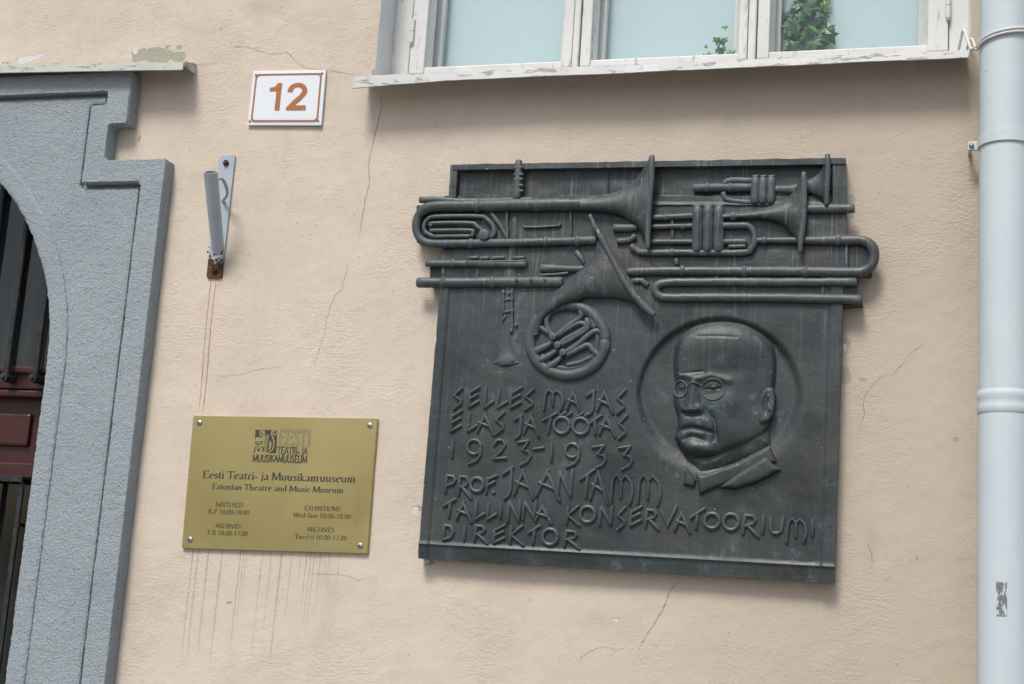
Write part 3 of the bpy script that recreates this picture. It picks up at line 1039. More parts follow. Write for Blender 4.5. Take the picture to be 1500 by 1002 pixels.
X = .64
BOWL = arc(.14, .73, .40, .27, 90, -90)
GL = {  # glyph: advance, strokes, serif positions
    'E': (.66, [S(.14), [(.14, 1), (.56, 1), (.57, .88)], [(.14, .53), (.47, .53)], [(.14, 0), (.58, 0), (.61, .14)]], [(.14, 0), (.14, 1)]),
    'T': (.70, [[(.02, .86), (.04, 1), (.66, 1), (.68, .86)], S(.35)], [(.35, 0)]),
    'M': (.98, [[(.10, 0), (.16, 1), (.48, .08), (.82, 1), (.88, 0)]], [(.1, 0), (.88, 0), (.14, 1), (.84, 1)]),
    'A': (.74, [[(.05, 0), (.36, 1), (.70, 0)], [(.16, .36), (.58, .36)]], [(.05, 0), (.70, 0)]),
    'N': (.82, [[(.12, 0), (.12, 1), (.68, .02), (.68, 1)]], [(.12, 0), (.68, 1)]),
    'I': (.30, [S(.15)], [(.15, 0), (.15, 1)]),
    'U': (.76, [[(.12, 1), (.12, .32)] + arc(.38, .30, .26, .30, 180, 360) + [(.64, 1)]], [(.12, 1), (.64, 1)]),
    'S': (.56, [[(.47, .84), (.38, .97), (.22, .99), (.09, .84), (.13, .66), (.41, .42), (.48, .24), (.38, .04), (.2, .0), (.06, .16)]], []),
    'D': (.80, [S(.14), [(.14, 1)] + arc(.3, .5, .42, .5, 90, -90) + [(.14, 0)]], [(.14, 0), (.14, 1)]),
    'K': (.68, [S(.14), [(.58, 1), (.16, .5)], [(.24, .58), (.64, 0)]], [(.14, 0), (.14, 1), (.58, 1), (.64, 0)]),
    'P': (.60, [S(.14), [(.14, 1)] + BOWL], [(.14, 0), (.14, 1)]),
    'R': (.68, [S(.14), [(.14, 1)] + BOWL, [(.32, .47), (.64, 0)]], [(.14, 0), (.14, 1), (.64, 0)]),
    'H': (.82, [S(.14), S(.68), [(.14, .52), (.68, .52)]], [(.14, 0), (.14, 1), (.68, 0), (.68, 1)]),
    'V': (.70, [[(.04, 1), (.35, 0), (.66, 1)]], [(.04, 1), (.66, 1)]),
    'X': (.70, [[(.06, 1), (.62, 0)], [(.62, 1), (.06, 0)]], [(.06, 1), (.62, 0), (.62, 1), (.06, 0)]),
    'B': (.62, [S(.14), [(.14, 1)] + arc(.2, .77, .27, .23, 90, -90) + [(.14, .54)], [(.14, .54)] + arc(.22, .27, .32, .27, 90, -90) + [(.14, 0)]], [(.14, 0), (.14, 1)]),
    'O': (.84, [arc(.42, .5, .34, .5, 0, 360, 20)], []),
    'C': (.70, [arc(.44, .5, .36, .5, 50, 310, 16)], []),
    'W': (1.04, [[(.03, 1), (.28, 0), (.52, .95), (.76, 0), (1.0, 1)]], [(.03, 1), (1.0, 1)]),
    'F': (.58, [S(.14), [(.14, 1), (.54, 1), (.55, .86)], [(.14, .52), (.46, .52)]], [(.14, 0), (.14, 1)]),
    'J': (.40, [[(.26, 1), (.26, .15), (.18, -.05), (.02, -.1)]], [(.26, 1)]),
    'e': (.54, [[(.10, .36), (.46, .40), (.42, .56), (.28, X), (.14, .52), (.09, .32), (.16, .1), (.30, 0), (.48, .1)]], []),
    's': (.42, [[(.34, .54), (.22, X), (.10, .5), (.14, .38), (.32, .24), (.34, .1), (.2, 0), (.06, .1)]], []),
    't': (.38, [[(.16, .8), (.16, .14), (.22, .02), (.36, .05)], [(.03, X - .02), (.34, X - .02)]], []),
    'i': (.28, [[(.14, 0), (.14, X)], [(.14, .82), (.14, .95)]], [(.14, 0)]),
    'a': (.52, [[(.10, .54), (.24, X), (.38, .52), (.38, .08), (.48, .02)], [(.38, .38), (.16, .28), (.10, .12), (.2, 0), (.38, .14)]], []),
    'r': (.42, [[(.14, 0), (.14, X)], [(.14, .46), (.26, X), (.40, .58)]], [(.14, 0)]),
    'j': (.28, [[(.15, X), (.15, -.1), (.02, -.26)], [(.15, .82), (.15, .95)]], []),
    'u': (.60, [[(.13, X), (.13, .16), (.24, .0), (.44, .14)], [(.44, X), (.44, 0)]], [(.08, X)]),
    'k': (.56, [[(.13, 0), (.13, 1.02)], [(.46, X), (.15, .32), (.52, 0)]], [(.13, 0)]),
    'm': (.92, [[(.13, 0), (.13, X)], [(.13, .46), (.27, X), (.40, .54), (.40, 0)], [(.40, .46), (.56, X), (.70, .54), (.70, 0)]], [(.13, 0), (.40, 0), (.70, 0)]),
    'n': (.60, [[(.13, 0), (.13, X)], [(.13, .46), (.29, X), (.44, .54), (.44, 0)]], [(.13, 0), (.44, 0)]),
    'o': (.58, [arc(.29, X / 2, .20, X / 2, 0, 360, 16)], []),
    'h': (.60, [[(.13, 0), (.13, 1.04)], [(.13, .46), (.29, X), (.44, .54), (.44, 0)]], [(.13, 0), (.44, 0)]),
    'd': (.60, [[(.44, 1.04), (.44, 0)], [(.44, .54), (.28, X), (.12, .48), (.10, .2), (.22, 0), (.44, .16)]], []),
    'c': (.48, [[(.42, .54), (.28, X), (.13, .5), (.09, .28), (.18, .06), (.30, 0), (.44, .1)]], []),
    '0': (.58, [arc(.29, .46, .20, .47, 0, 360, 16)], []),
    '1': (.58, [[(.16, .82), (.30, .93), (.30, 0)]], [(.30, 0)]),
    '7': (.58, [[(.08, .92), (.50, .92), (.22, 0)]], []),
    '8': (.58, [arc(.29, .70, .16, .23, 0, 360, 14), arc(.29, .23, .20, .24, 0, 360, 14)], []),
    '.': (.26, [[(.13, -.01), (.13, .13)]], []),
    '-': (.38, [[(.05, .27), (.32, .27)], [(.05, .34), (.32, .34)]], []),
    ' ': (.30, [], []),
}
GL['Ä'] = (GL['A'][0], GL['A'][1] + [[(.23, 1.1), (.23, 1.22)], [(.49, 1.1), (.49, 1.22)]], GL['A'][2])


def text_line(txt, a, b, cap_px, y, mat, parent, name='text_line', nib=(.062, .022), mono=0.0, serif=True):
    """flat lettering on the plane Y = y between pixel points a and b (baseline)"""
    A, B = P(*a, y), P(*b, y)
    adv = sum(GL[c][0] for c in txt)
    ex = (B - A) / adv
    cap = (P(a[0], a[1] - cap_px, y) - A).length
    un = Vector((-ex.z, 0, ex.x)).normalized() * cap
    mb = MB()
    x0 = 0.0
    lay = 0

    def put(p): return A + ex * p[0] + un * p[1]
    for c in txt:
        g = GL[c]
        for k, st_ in enumerate(g[1]):
            pts = [(x0 + p[0], p[1]) for p in st_]
            L, Rr = [], []
            if mono:
                for p, q in zip(pts[:-1], pts[1:]):
                    t_ = np.array(q) - np.array(p)
                    t_ = t_ / (np.linalg.norm(t_) + 1e-9) * mono
                    a_, b_ = (p[0] - t_[0] * .6, p[1] - t_[1] * .6), (q[0] + t_[0] * .6, q[1] + t_[1] * .6)
                    lay = (lay + 1) % 7
                    mb.add([put((o[0] - s_ * t_[1], o[1] + s_ * t_[0])) + Vector((0, -.00002 * lay, 0)) for o, s_ in ((a_, 1), (a_, -1), (b_, -1), (b_, 1))], [(0, 1, 2, 3)])
                continue
            for i, p in enumerate(pts):
                if mono:
                    t_ = np.array(pts[min(i + 1, len(pts) - 1)]) - np.array(pts[max(i - 1, 0)])
                    t_ = t_ / (np.linalg.norm(t_) + 1e-9)
                    o = (-t_[1] * mono, t_[0] * mono)
                else:
                    o = nib
                L.append(put((p[0] - o[0], p[1] - o[1])))
                Rr.append(put((p[0] + o[0], p[1] + o[1])))
            dy = Vector((0, -.00004 * (k % 3), 0))
            vs = [v + dy for pr in zip(L, Rr) for v in pr]
            mb.add(vs, [(2 * i, 2 * i + 1, 2 * i + 3, 2 * i + 2) for i in range(len(pts) - 1)])
        if serif:
            for sx_, sy_ in g[2]:
                d = .028 if sy_ < .5 else -.028
                q = [(x0 + sx_ - .12, sy_), (x0 + sx_ + .12, sy_), (x0 + sx_ + .12, sy_ + d * 1.6), (x0 + sx_ - .12, sy_ + d * 1.6)]
                mb.add([put(p) + Vector((0, -.00016, 0)) for p in q], [(0, 1, 2, 3)])
        x0 += g[0]
    return mesh(name, mb.v, mb.f, mat, parent)


# ------------------------------------------------------------------ house number plate
GY = -.010
cs = [P(371, 104, GY), P(477, 102, GY), P(470, 183, GY), P(362, 183, GY)]
num = empty('house_number_plate', (cs[3] + cs[2]) / 2, 'white enamel house number plate reading 12 in orange-brown', 'house number')


def bil(cs, u, v, y):
    p = (cs[0] * (1 - u) + cs[1] * u) * (1 - v) + (cs[3] * (1 - u) + cs[2] * u) * v
    return Vector((p.x, y, p.z))


N = 14
vs = []
for j in range(N + 1):
    for i in range(N + 1):
        u, v = i / N, j / N
        ed = min(u, 1 - u, v, 1 - v)
        vs.append(bil(cs, u, v, GY + .0014 * max(0, 1 - ed / .04) ** 2 - .0008 * math.sin(math.pi * u) * math.sin(math.pi * v)))
fs = [(j * (N + 1) + i, j * (N + 1) + i + 1, (j + 1) * (N + 1) + i + 1, (j + 1) * (N + 1) + i) for j in range(N) for i in range(N)]
pl = MB().add(vs, fs)
rim = [i for i in range(N + 1)] + [(j + 1) * (N + 1) - 1 for j in range(1, N + 1)] + [N * (N + 1) + i for i in range(N - 1, -1, -1)] + [j * (N + 1) for j in range(N - 1, 0, -1)]
n0 = len(pl.v)
for i in rim: pl.v.append((vs[i].x, -.002, vs[i].z))
pl.f += [(rim[k], rim[(k + 1) % len(rim)], n0 + (k + 1) % len(rim), n0 + k) for k in range(len(rim))]
pl.f.append(tuple(range(n0, n0 + len(rim))))
pl.build('plate', MAT['enamel'], num, 'auto')
# border line with rounded corners
bw = MB()
loop_o, loop_i = [], []
for lp, m_ in ((loop_o, .045), (loop_i, .064)):
    mv = m_ * 1.35
    r = .045
    for cx_, cy_, t0 in ((1 - m_ - r, mv + r * 1.35, -90), (1 - m_ - r, 1 - mv - r * 1.35, 0), (m_ + r, 1 - mv - r * 1.35, 90), (m_ + r, mv + r * 1.35, 180)):
        for k in range(7):
            t_ = math.radians(t0 + 15 * k)
            lp.append((cx_ + r * math.cos(t_), cy_ + r * 1.35 * math.sin(t_)))
YB = GY - .0016
vs = [bil(cs, u, v, YB) for u, v in loop_o + loop_i]
n = len(loop_o)
bw.add(vs, [(k, (k + 1) % n, n + (k + 1) % n, n + k) for k in range(n)])
mesh('border_line', bw.v, bw.f, MAT['rust_print'], num)


def num_uv(x, y, u0, u1):     # glyph unit box -> plate uv
    return (u0 + (u1 - u0) * x, .735 - y * .50)


one = [(.0, .70), (.0, .83), (.26, .85), (.42, .91), (.50, 1.0), (.78, 1.0), (.78, 0), (.46, 0), (.46, .70)]
o1 = [bil(cs, *num_uv(x * .97, y, .262, .475), GY - .0016) for x, y in one]
me_ = mesh('numeral', o1, [tuple(range(len(o1)))], MAT['rust_print'], num)
outer = [(.02, .66)] + [(.5 + .48 * math.cos(t), .70 + .30 * math.sin(t)) for t in np.linspace(math.pi, -.35, 16)] + [(.80, .44), (.55, .27), (.40, .175), (.97, .175)]
inner = [(.27, .66)] + [(.5 + .225 * math.cos(t), .70 + .145 * math.sin(t)) for t in np.linspace(math.pi, -.35, 16)] + [(.62, .535), (.33, .37), (.02, .13), (.02, .0)]
# ribbon between outer and inner curves, then the foot
o_ = outer[:17] + [(.86, .50), (.66, .33), (.42, .175)]
i_ = inner[:17] + [(.60, .53), (.34, .36), (.03, .10)]
vs = [bil(cs, *num_uv(x, y, .505, .785), GY - .0016) for pr in zip(o_, i_) for x, y in pr]
fs = [(2 * k, 2 * k + 1, 2 * k + 3, 2 * k + 2) for k in range(len(o_) - 1)]
ft = [(.42, .175), (.97, .175), (.97, 0), (.02, 0), (.03, .10)]
b0 = len(vs)
vs += [bil(cs, *num_uv(x, y, .505, .785), GY - .0016) for x, y in ft]
fs.append(tuple(range(b0, b0 + 5)))
mesh('numeral', vs, fs, MAT['rust_print'], num)
for u, v in ((.045, .075), (.955, .065), (.03, .93), (.955, .925)):
    c = bil(cs, u, v, GY)
    MB().disc(c, .0034, GY - .0006, .01, 12, .0012).build('screw', MAT['dark_screw'], num)

# ------------------------------------------------------------------ brass museum plaque
BY = -.009
bc = [P(283, 609, BY), P(553, 613, BY), P(538, 811, BY), P(266, 803, BY)]
br = empty('brass_plaque', (bc[2] + bc[3]) / 2, 'brass museum opening hours plaque with black engraved text and emblem', 'plaque')
bm = bmesh.new()
fr = [bm.verts.new(bc[i]) for i in range(4)]
bk = [bm.verts.new((bc[i].x, .004, bc[i].z)) for i in range(4)]
bm.faces.new(fr)
bm.faces.new(bk[::-1])
for i in range(4): bm.faces.new((fr[i], bk[i], bk[(i + 1) % 4], fr[(i + 1) % 4]))
bmesh.ops.recalc_face_normals(bm, faces=bm.faces[:])
bmesh.ops.bevel(bm, geom=[e_ for e_ in bm.edges if all(v in fr for v in e_.verts)] if False else bm.edges[:], offset=.0012, segments=2, affect='EDGES')
bm.verts.index_update()
mesh('plate', [v.co[:] for v in bm.verts], [[v.index for v in f.verts] for f in bm.faces], MAT['brass'], br)
bm.free()
for u, v in ((.038, .055), (.962, .055), (.042, .935), (.960, .945)):
    c = bil(bc, u, v, BY)
    sw = MB().disc(c, .0072, BY - .0022, BY + .002, 18, .002).build('screw', MAT['screw'], br, 'auto')
    MB().disc((c.x, 0, c.z), .0026, BY - .0047, BY - .003, 6).build('screw_socket', MAT['ink'], sw)
TY = BY - .0005
TXT = [
    ('Eesti Teatri- ja Muusikamuuseum', (296.5, 700.3), (521.5, 707.2), 11.0, 'ink', .062),
    ('Estonian Theatre and Music Museum', (310.3, 716.3), (503.5, 722.6), 8.4, 'ink', .062),
    ('NÄITUSED', (316, 742.6), (356, 743.4), 6.8, 'ink_faint', .07),
    ('K-P 10.00-18.00', (305, 752.6), (365, 754.2), 7.0, 'ink_faint', .07),
    ('ARHIIVID', (315, 773.6), (352, 774.6), 6.8, 'ink_faint', .07),
    ('T-R 10.00-17.00', (302.5, 783.4), (362.5, 785.2), 7.0, 'ink_faint', .07),
    ('EXHIBITIONS', (446, 747.6), (498, 749.2), 6.8, 'ink_faint', .07),
    ('Wed-Sun 10.00-18.00', (429, 757.6), (514, 760.2), 7.0, 'ink_faint', .07),
    ('ARCHIVES', (449, 778.6), (489.5, 780), 6.8, 'ink_faint', .07),
    ('Tue-Fri 10.00-17.00', (431, 789.2), (508, 791.6), 7.0, 'ink_faint', .07),
]
for tx, a_, b_, cp, mt, nb in TXT:
    text_line(tx, a_, b_, cp, TY, MAT[mt], br, nib=(nb * (1.2 if cp > 8 else 1.0), nb * .5), serif=cp > 8)
em = None


def flat(polys, mat, name, parent, y, close=True):
    vs, fs = [], []
    for po in polys:
        n0 = len(vs)
        vs += [P(350 + x / 10.02, 590 + z / 10.02, y) for x, z in po]
        fs.append(tuple(range(n0, n0 + len(po))))
    return mesh(name, vs, fs, mat, parent)


def strokes(lst, wd, mat, name, parent, y):
    vs, fs = [], []
    for st_ in lst:
        pts = spline(st_, 4) if len(st_) > 2 else st_
        n0 = len(vs)
        for i, p in enumerate(pts):
            t_ = np.array(pts[min(i + 1, len(pts) - 1)]) - np.array(pts[max(i - 1, 0)])
            t_ = t_ / (np.linalg.norm(t_) + 1e-9)
            for s in (-1, 1):
                vs.append(P(350 + (p[0] - s * t_[1] * wd / 2) / 10.02, 590 + (p[1] + s * t_[0] * wd / 2) / 10.02, y))
        fs += [(n0 + 2 * i, n0 + 2 * i + 1, n0 + 2 * i + 3, n0 + 2 * i + 2) for i in range(len(pts) - 1)]
    return mesh(name, vs, fs, mat, parent)


em = flat([[(242, 398), (372, 398), (375, 480), (345, 515), (300, 505), (262, 500), (236, 535)],
           [(384, 398), (562, 398), (545, 742), (438, 742), (400, 720), (372, 600), (388, 500)]], MAT['ink'], 'emblem', br, TY)
GOLD = MAT['brass']
strokes([[(300, 470), (330, 478), (352, 450), (338, 418), (312, 420), (310, 445), (326, 450)],
         [(345, 405), (372, 440), (360, 490), (320, 520)],
         [(556, 440), (540, 462), (510, 462), (505, 425), (530, 405), (556, 415)],
         [(540, 405), (495, 405), (476, 450), (495, 500), (512, 560), (508, 640), (480, 700), (430, 728)]], 17, GOLD, 'emblem_scroll', em, TY - .0003)
strokes([[(402, 475), (372, 715)], [(420, 470), (386, 715)], [(438, 470), (400, 712)]], 9, GOLD, 'emblem_strings', em, TY - .0003)
flat([[(462, 545), (478, 600), (470, 660), (440, 695), (425, 680), (450, 640), (440, 610)]], GOLD, 'emblem_lute', em, TY - .00045)
strokes([[(236, 585), (255, 572), (272, 575)], [(302, 578), (325, 568), (350, 575)], [(238, 612), (255, 600), (272, 606)], [(308, 604), (328, 600), (348, 612)],
         [(286, 590), (280, 625), (288, 650)], [(262, 652), (236, 660), (230, 690), (248, 712)], [(315, 648), (345, 655), (355, 690), (338, 716)],
         [(215, 715), (230, 738)], [(370, 640), (362, 715)]], 15, MAT['ink'], 'emblem_face', em, TY)
flat([[(262, 675), (285, 668), (312, 675), (300, 705), (285, 718), (270, 705)]], MAT['ink'], 'emblem_mouth', em, TY)
text_line('TEATRI- JA', (405.5, 665.0), (450.0, 666.2), 10.3, TY, MAT['ink'], br, mono=.075, serif=False)
text_line('MUUSIKAMUUSEUM', (369.5, 676.2), (449.6, 678.2), 10.2, TY, MAT['ink'], br, mono=.085, serif=False)
text_line('EESTI', (407.0, 652.5), (453.8, 653.8), 22.5, TY, MAT['ink_gold'], br, mono=.095, serif=False)
print('plaques ok')

# ------------------------------------------------------------------ bronze memorial plaque
PF = -.036                    # face of the main slab
K = .00166                    # metres per photo pixel on the plaque
BZ = MAT['bronze']
bcn = (P(613, 818) + P(1222, 854)) / 2
plq = empty('bronze_memorial_plaque', (bcn.x, 0, P(917, 840).z), 'large dark bronze relief plaque with wind instruments, inscription and portrait of a man in glasses', 'plaque')


def B(px, py, h=0.0):
    return P(px, py, PF - h)


def sm(a, b, x):
    t_ = np.clip((x - a) / (b - a), 0, 1)
    return t_ * t_ * (3 - 2 * t_)


def slab(corners, nu, nv, hf, y_back, name):
    """corners px: TL TR BR BL; hf(u,v,px,py) relief towards the viewer in metres"""
    vs = []
    for j in range(nv + 1):
        for i in range(nu + 1):
            u, v = i / nu, j / nv
            p = [(corners[0][k] * (1 - u) + corners[1][k] * u) * (1 - v) + (corners[3][k] * (1 - u) + corners[2][k] * u) * v for k in (0, 1)]
            q = B(p[0], p[1])
            # edges slightly uneven as cast
            if i in (0, nu): q.x += .0016 * noise.noise((q.z * 25, i, 2))
            if j in (0, nv): q.z += .0016 * noise.noise((q.x * 25, j, 5))
            vs.append((q.x, PF - hf(u, v, p[0], p[1]), q.z))
    st_ = nu + 1
    fs = [(j * st_ + i, j * st_ + i + 1, (j + 1) * st_ + i + 1, (j + 1) * st_ + i) for j in range(nv) for i in range(nu)]
    rim = list(range(nu + 1)) + [j * st_ + nu for j in range(1, nv + 1)] + [nv * st_ + i for i in range(nu - 1, -1, -1)] + [j * st_ for j in range(nv - 1, 0, -1)]
    n0 = len(vs)
    vs += [(vs[i][0], y_back, vs[i][2]) for i in rim]
    fs += [(rim[k], n0 + k, n0 + (k + 1) % len(rim), rim[(k + 1) % len(rim)]) for k in range(len(rim))]
    o = mesh(name, vs, fs, BZ, plq)
    o.data.polygons.foreach_set('use_smooth', [True] * len(o.data.polygons))
    o.data.set_sharp_from_angle(angle=RAD(50))
    return o


def h_main(u, v, px, py):
    h = 0.0
    h += .0055 * (1 - float(sm(.020, .026, u)))                      # left border
    h += .0045 * float(sm(.962, .972, u))                            # right border
    h += .0042 * math.exp(-((v - .947) / .006) ** 2)                  # bottom ridge
    h -= .0030 * float(sm(.95, 1.0, v))
    # dished oval behind the portrait
    dx, dy = (px - 1055) / 124, (py - 585) / 122
    r = math.hypot(dx, dy)
    soft = .06 + .26 * max(0.0, dy + .1) ** 1.1 + .07 * max(0.0, dx)
    h -= .013 * (1 - float(sm(1 - soft, 1.0, r)))
    h += .0008 * noise.noise((px * .02, py * .02, 1))
    return h


slab([(647, 405), (1236, 405), (1222, 854), (613, 818)], 260, 190, h_main, .004, 'inscription_slab')


def h_mid(u, v, px, py):
    return -.004 + .0012 * noise.noise((px * .03, py * .03, 4)) + (.003 * math.exp(-((py - 385) / 30) ** 2))


slab([(650, 286), (1240, 286), (1240, 408), (646, 408)], 150, 30, h_mid, .004, 'instrument_slab')
slab([(1232, 400), (1256, 404), (1264, 446), (1232, 448)], 8, 8, lambda u, v, a, b: -.003, .004, 'corner_slab')
slab([(1150, 345), (1277, 352), (1277, 402), (1150, 402)], 8, 8, lambda u, v, a, b: -.006, .004, 'bend_web')
slab([(609, 300), (652, 298), (652, 358), (609, 354)], 8, 8, lambda u, v, a, b: -.006, .004, 'bend_web')
slab([(628, 380), (652, 380), (652, 418), (628, 418)], 8, 8, lambda u, v, a, b: -.010, .004, 'flute_web')


def h_up(u, v, px, py):
    h = -.016
    h += max(.021 * (1 - float(sm(.145, .155, v))),                 # top border
             .020 * (1 - float(sm(.018, .021, u))),                 # left border
             .018 * float(sm(.955, .965, u)),                       # right border
             .016 * float(sm(.72, 1.0, v)))                         # swells towards the big tube
    h += .0012 * noise.noise((px * .03, py * .05, 7))
    h += .004 * math.exp(-((px - 889) / 2.0) ** 2) * (v < .9)
    return h


slab([(661, 242), (1239, 232), (1240, 300), (657, 300)], 290, 60, h_up, .004, 'upper_panel')


def T(mb, pts, r, h, sub=0, n=12, sq=.84):
    """tube in photo pixels; r in pixels, h height of its axis over the slab (mm)"""
    if sub: pts = spline(pts, sub)
    rs = [x * K for x in r] if isinstance(r, (list, tuple)) else r * K
    if isinstance(rs, list) and len(rs) != len(pts):
        rs = list(np.interp(np.linspace(0, 1, len(pts)), np.linspace(0, 1, len(rs)), rs))
    if not isinstance(rs, list): rs = [rs] * len(pts)
    P2, R2_ = [], []
    for i in range(len(pts) - 1):          # resample: a cast tube is never quite even
        a_, b_ = pts[i], pts[i + 1]
        n_ = max(1, int(math.dist(a_[:2], b_[:2]) / 7))
        for q_ in range(n_):
            f_ = q_ / n_
            P2.append(tuple(a_[j] + (b_[j] - a_[j]) * f_ for j in range(2)))
            R2_.append(rs[i] + (rs[i + 1] - rs[i]) * f_)
    P2.append(tuple(pts[-1][:2])); R2_.append(rs[-1])
    pts = P2
    rs = [r_ * (1 + .09 * noise.noise((p_[0] * .09, p_[1] * .09, 3)) + .05 * noise.noise((p_[0] * .3, p_[1] * .3, 8))) for p_, r_ in zip(P2, R2_)]
    pts = [(p_[0] + .5 * noise.noise((p_[0] * .05, p_[1] * .05, 13)), p_[1] + .6 * noise.noise((p_[0] * .05, p_[1] * .05, 17))) for p_ in pts]
    h -= 2.6
    dense, dr = [], []
    for i in range(len(pts)):
        p = pts[i]
        hh = (p[2] if len(p) > 2 else h) / 1000
        dense.append(B(p[0], p[1], hh))
        dr.append(float(rs[i]) if isinstance(rs, list) else float(rs))
    # rounded tube ends
    t0 = (dense[0] - dense[1]).normalized()
    t1 = (dense[-1] - dense[-2]).normalized()
    dense = [dense[0] + t0 * dr[0] * .3] + dense + [dense[-1] + t1 * dr[-1] * .3]
    dr = [dr[0] * .75] + dr + [dr[-1] * .75]
    mb.tube(dense, dr, n, squash=sq)
    return mb


def bell(mb, ea, eb, bulge, m=16, base=-3, sub=5, flat_=.0):
    """swelling horn surface between two edge lines (px); bulge in mm per station"""
    ea, eb = spline(ea, sub), spline(eb, sub)
    hb = np.interp(np.linspace(0, 1, len(ea)), np.linspace(0, 1, len(bulge)), bulge)
    vs = []
    for i, (p, q) in enumerate(zip(ea, eb)):
        for k in range(m + 1):
            th = math.pi * k / m
            s = .5 - .5 * math.cos(th)
            h = base + (hb[i] - base) * math.sin(th) ** .8
            vs.append(B(p[0] + (q[0] - p[0]) * s, p[1] + (q[1] - p[1]) * s, h / 1000))
    n = m + 1
    fs = [(i * n + k, i * n + k + 1, (i + 1) * n + k + 1, (i + 1) * n + k) for i in range(len(ea) - 1) for k in range(m)]
    fs += [tuple(range(n)), tuple((len(ea) - 1) * n + k for k in range(n - 1, -1, -1))]
    return mb.add(vs, fs)


def pb(mb, name, parent=None):
    return mb.build(name, BZ, parent or plq, 'auto')


# vertical clarinet running down behind the others
cl_ = pb(T(MB(), [(760, 236), (759, 262), (757, 290)], [5.5, 6.5, 6.5], 6), 'clarinet')
for y in (246, 256, 263, 272, 280):
    pb(T(MB(), [(753, y), (766, y - .6)], 2.2, 11), 'ring_key', cl_)
pb(T(MB(), [(754, 318), (753, 352)], 5.5, -3, sq=.6), 'barrel', cl_)
pb(T(MB(), [(751, 362), (747, 400), (744, 440), (743, 470), (742, 495), (742, 515), (742, 530)], [7, 9.5, 10.5, 9.5, 8.5, 10.5, 17.5], -1, sq=.45), 'lower_joint_and_bell', cl_)
for p, q in (((737, 425), (737, 457)), ((750, 424), (750, 484)), ((736, 458), (752, 454)), ((738, 440), (752, 437)), ((736, 470), (741, 462))):
    pb(T(MB(), [p, q], 1.7, 7.5), 'key_rod', cl_)
for p in ((748, 484), (755, 476), (737, 428), (745, 429)):
    pb(T(MB(), [p, (p[0] + 1.5, p[1] + 1)], 3.4, 6.5), 'key_cup', cl_)
pb(T(MB(), [(725, 531), (742, 532), (759, 531)], [2, 2.5, 2], 3), 'bell_rim', cl_)

# trombone with the large bell (upper left to centre)
mb = MB()
T(mb, [(900, 297), (860, 299), (780, 300), (700, 301.5), (640, 302.5), (622, 307), (612, 318), (609.5, 332), (613, 346), (624, 355.5), (645, 357), (720, 356), (800, 354), (872, 352)],
  [11, 10, 9.5, 9, 8.5, 8, 7, 6.5, 6.5, 6.5, 6.5, 6.3, 6.3, 6.3], 9, 5, 14)
trb = pb(mb, 'trombone')
mb = MB()
bell(mb, [(850, 289), (885, 285), (910, 278), (930, 264), (943, 245), (952, 229)], [(850, 309), (885, 312), (912, 318), (930, 330), (942, 347), (950, 364)], [22, 24, 27, 30, 32, 33])
pb(mb, 'bell', trb)
pb(T(MB(), [(955, 229), (954, 260), (951, 300), (949, 340), (949, 363)], [4.2, 5, 5, 4.5, 3.2], 28, 3), 'bell_rim', trb)
pb(T(MB(), [(616, 293), (640, 293), (690, 295), (780, 293)], [5.5, 5.2, 5, 4.5], 2), 'slide_stub', trb)
mb = MB()
T(mb, [(634, 346), (624, 341), (621, 332), (626, 322), (640, 317.5), (700, 317), (714, 322), (723, 333), (722, 345), (712, 349)], 3.6, 8, 5)
pb(mb, 'tuning_slide', trb)
pb(T(MB(), [(632, 331), (630, 328), (640, 327), (690, 327), (698, 331), (706, 338), (712, 347)], 3.4, 9, 4), 'tuning_slide', trb)
pb(T(MB(), [(630, 338), (688, 337.5), (693, 341), (691, 346)], 3.2, 9, 3), 'tuning_slide', trb)
pb(T(MB(), [(634, 346.5), (688, 346)], 3.0, 8.5), 'tuning_slide', trb)
c = B(711.5, 346)
pb(MB().disc(c, 8 * K, PF - .019, PF, 18, .002), 'valve_cap', trb)
pb(T(MB(), [(720, 312), (733, 330), (743, 349)], [4, 3.5, 3], 4), 'brace', trb)
pb(T(MB(), [(767, 330), (769, 333), (790, 332.5), (818, 331), (821, 328)], 2, 3), 'water_key', trb)

# flutes at the left
fl = pb(T(MB(), [(625, 386), (700, 386.5), (770, 387)], 5.6, 6), 'flute')
for x0_, x1_ in ((686, 700), (704, 716), (720, 738), (752, 768)):
    pb(T(MB(), [(x0_, 378), (x1_, 377.5)], 2.8, 8), 'key', fl)
pb(T(MB(), [(682, 384), (770, 382)], 1.8, 11.5), 'key_rod', fl)
fl2 = pb(T(MB(), [(613, 414), (700, 414), (822, 413)], 8.0, 6, n=14), 'flute')
for x_ in (759, 780, 800):
    c = B(x_, 412)
    pb(MB().disc(c, 2.2 * K, PF - .0205, PF - .01, 10), 'tone_hole', fl2)
mp = pb(T(MB(), [(793, 393), (812, 393.5), (816, 393.5), (850, 394), (866, 393)], [6.5, 6.2, 5, 4.8, 4.5], 5), 'mouthpiece')
pb(T(MB(), [(791, 403), (815, 402), (832, 400)], 2.2, 7), 'mouthpiece_key', mp)
pb(T(MB(), [(764, 425), (800, 424), (812, 423)], 1.8, 2), 'mouthpiece_rod', mp)
pb(T(MB(), [(845, 369), (856, 385)], 4, 2), 'mouthpiece_shank', mp)

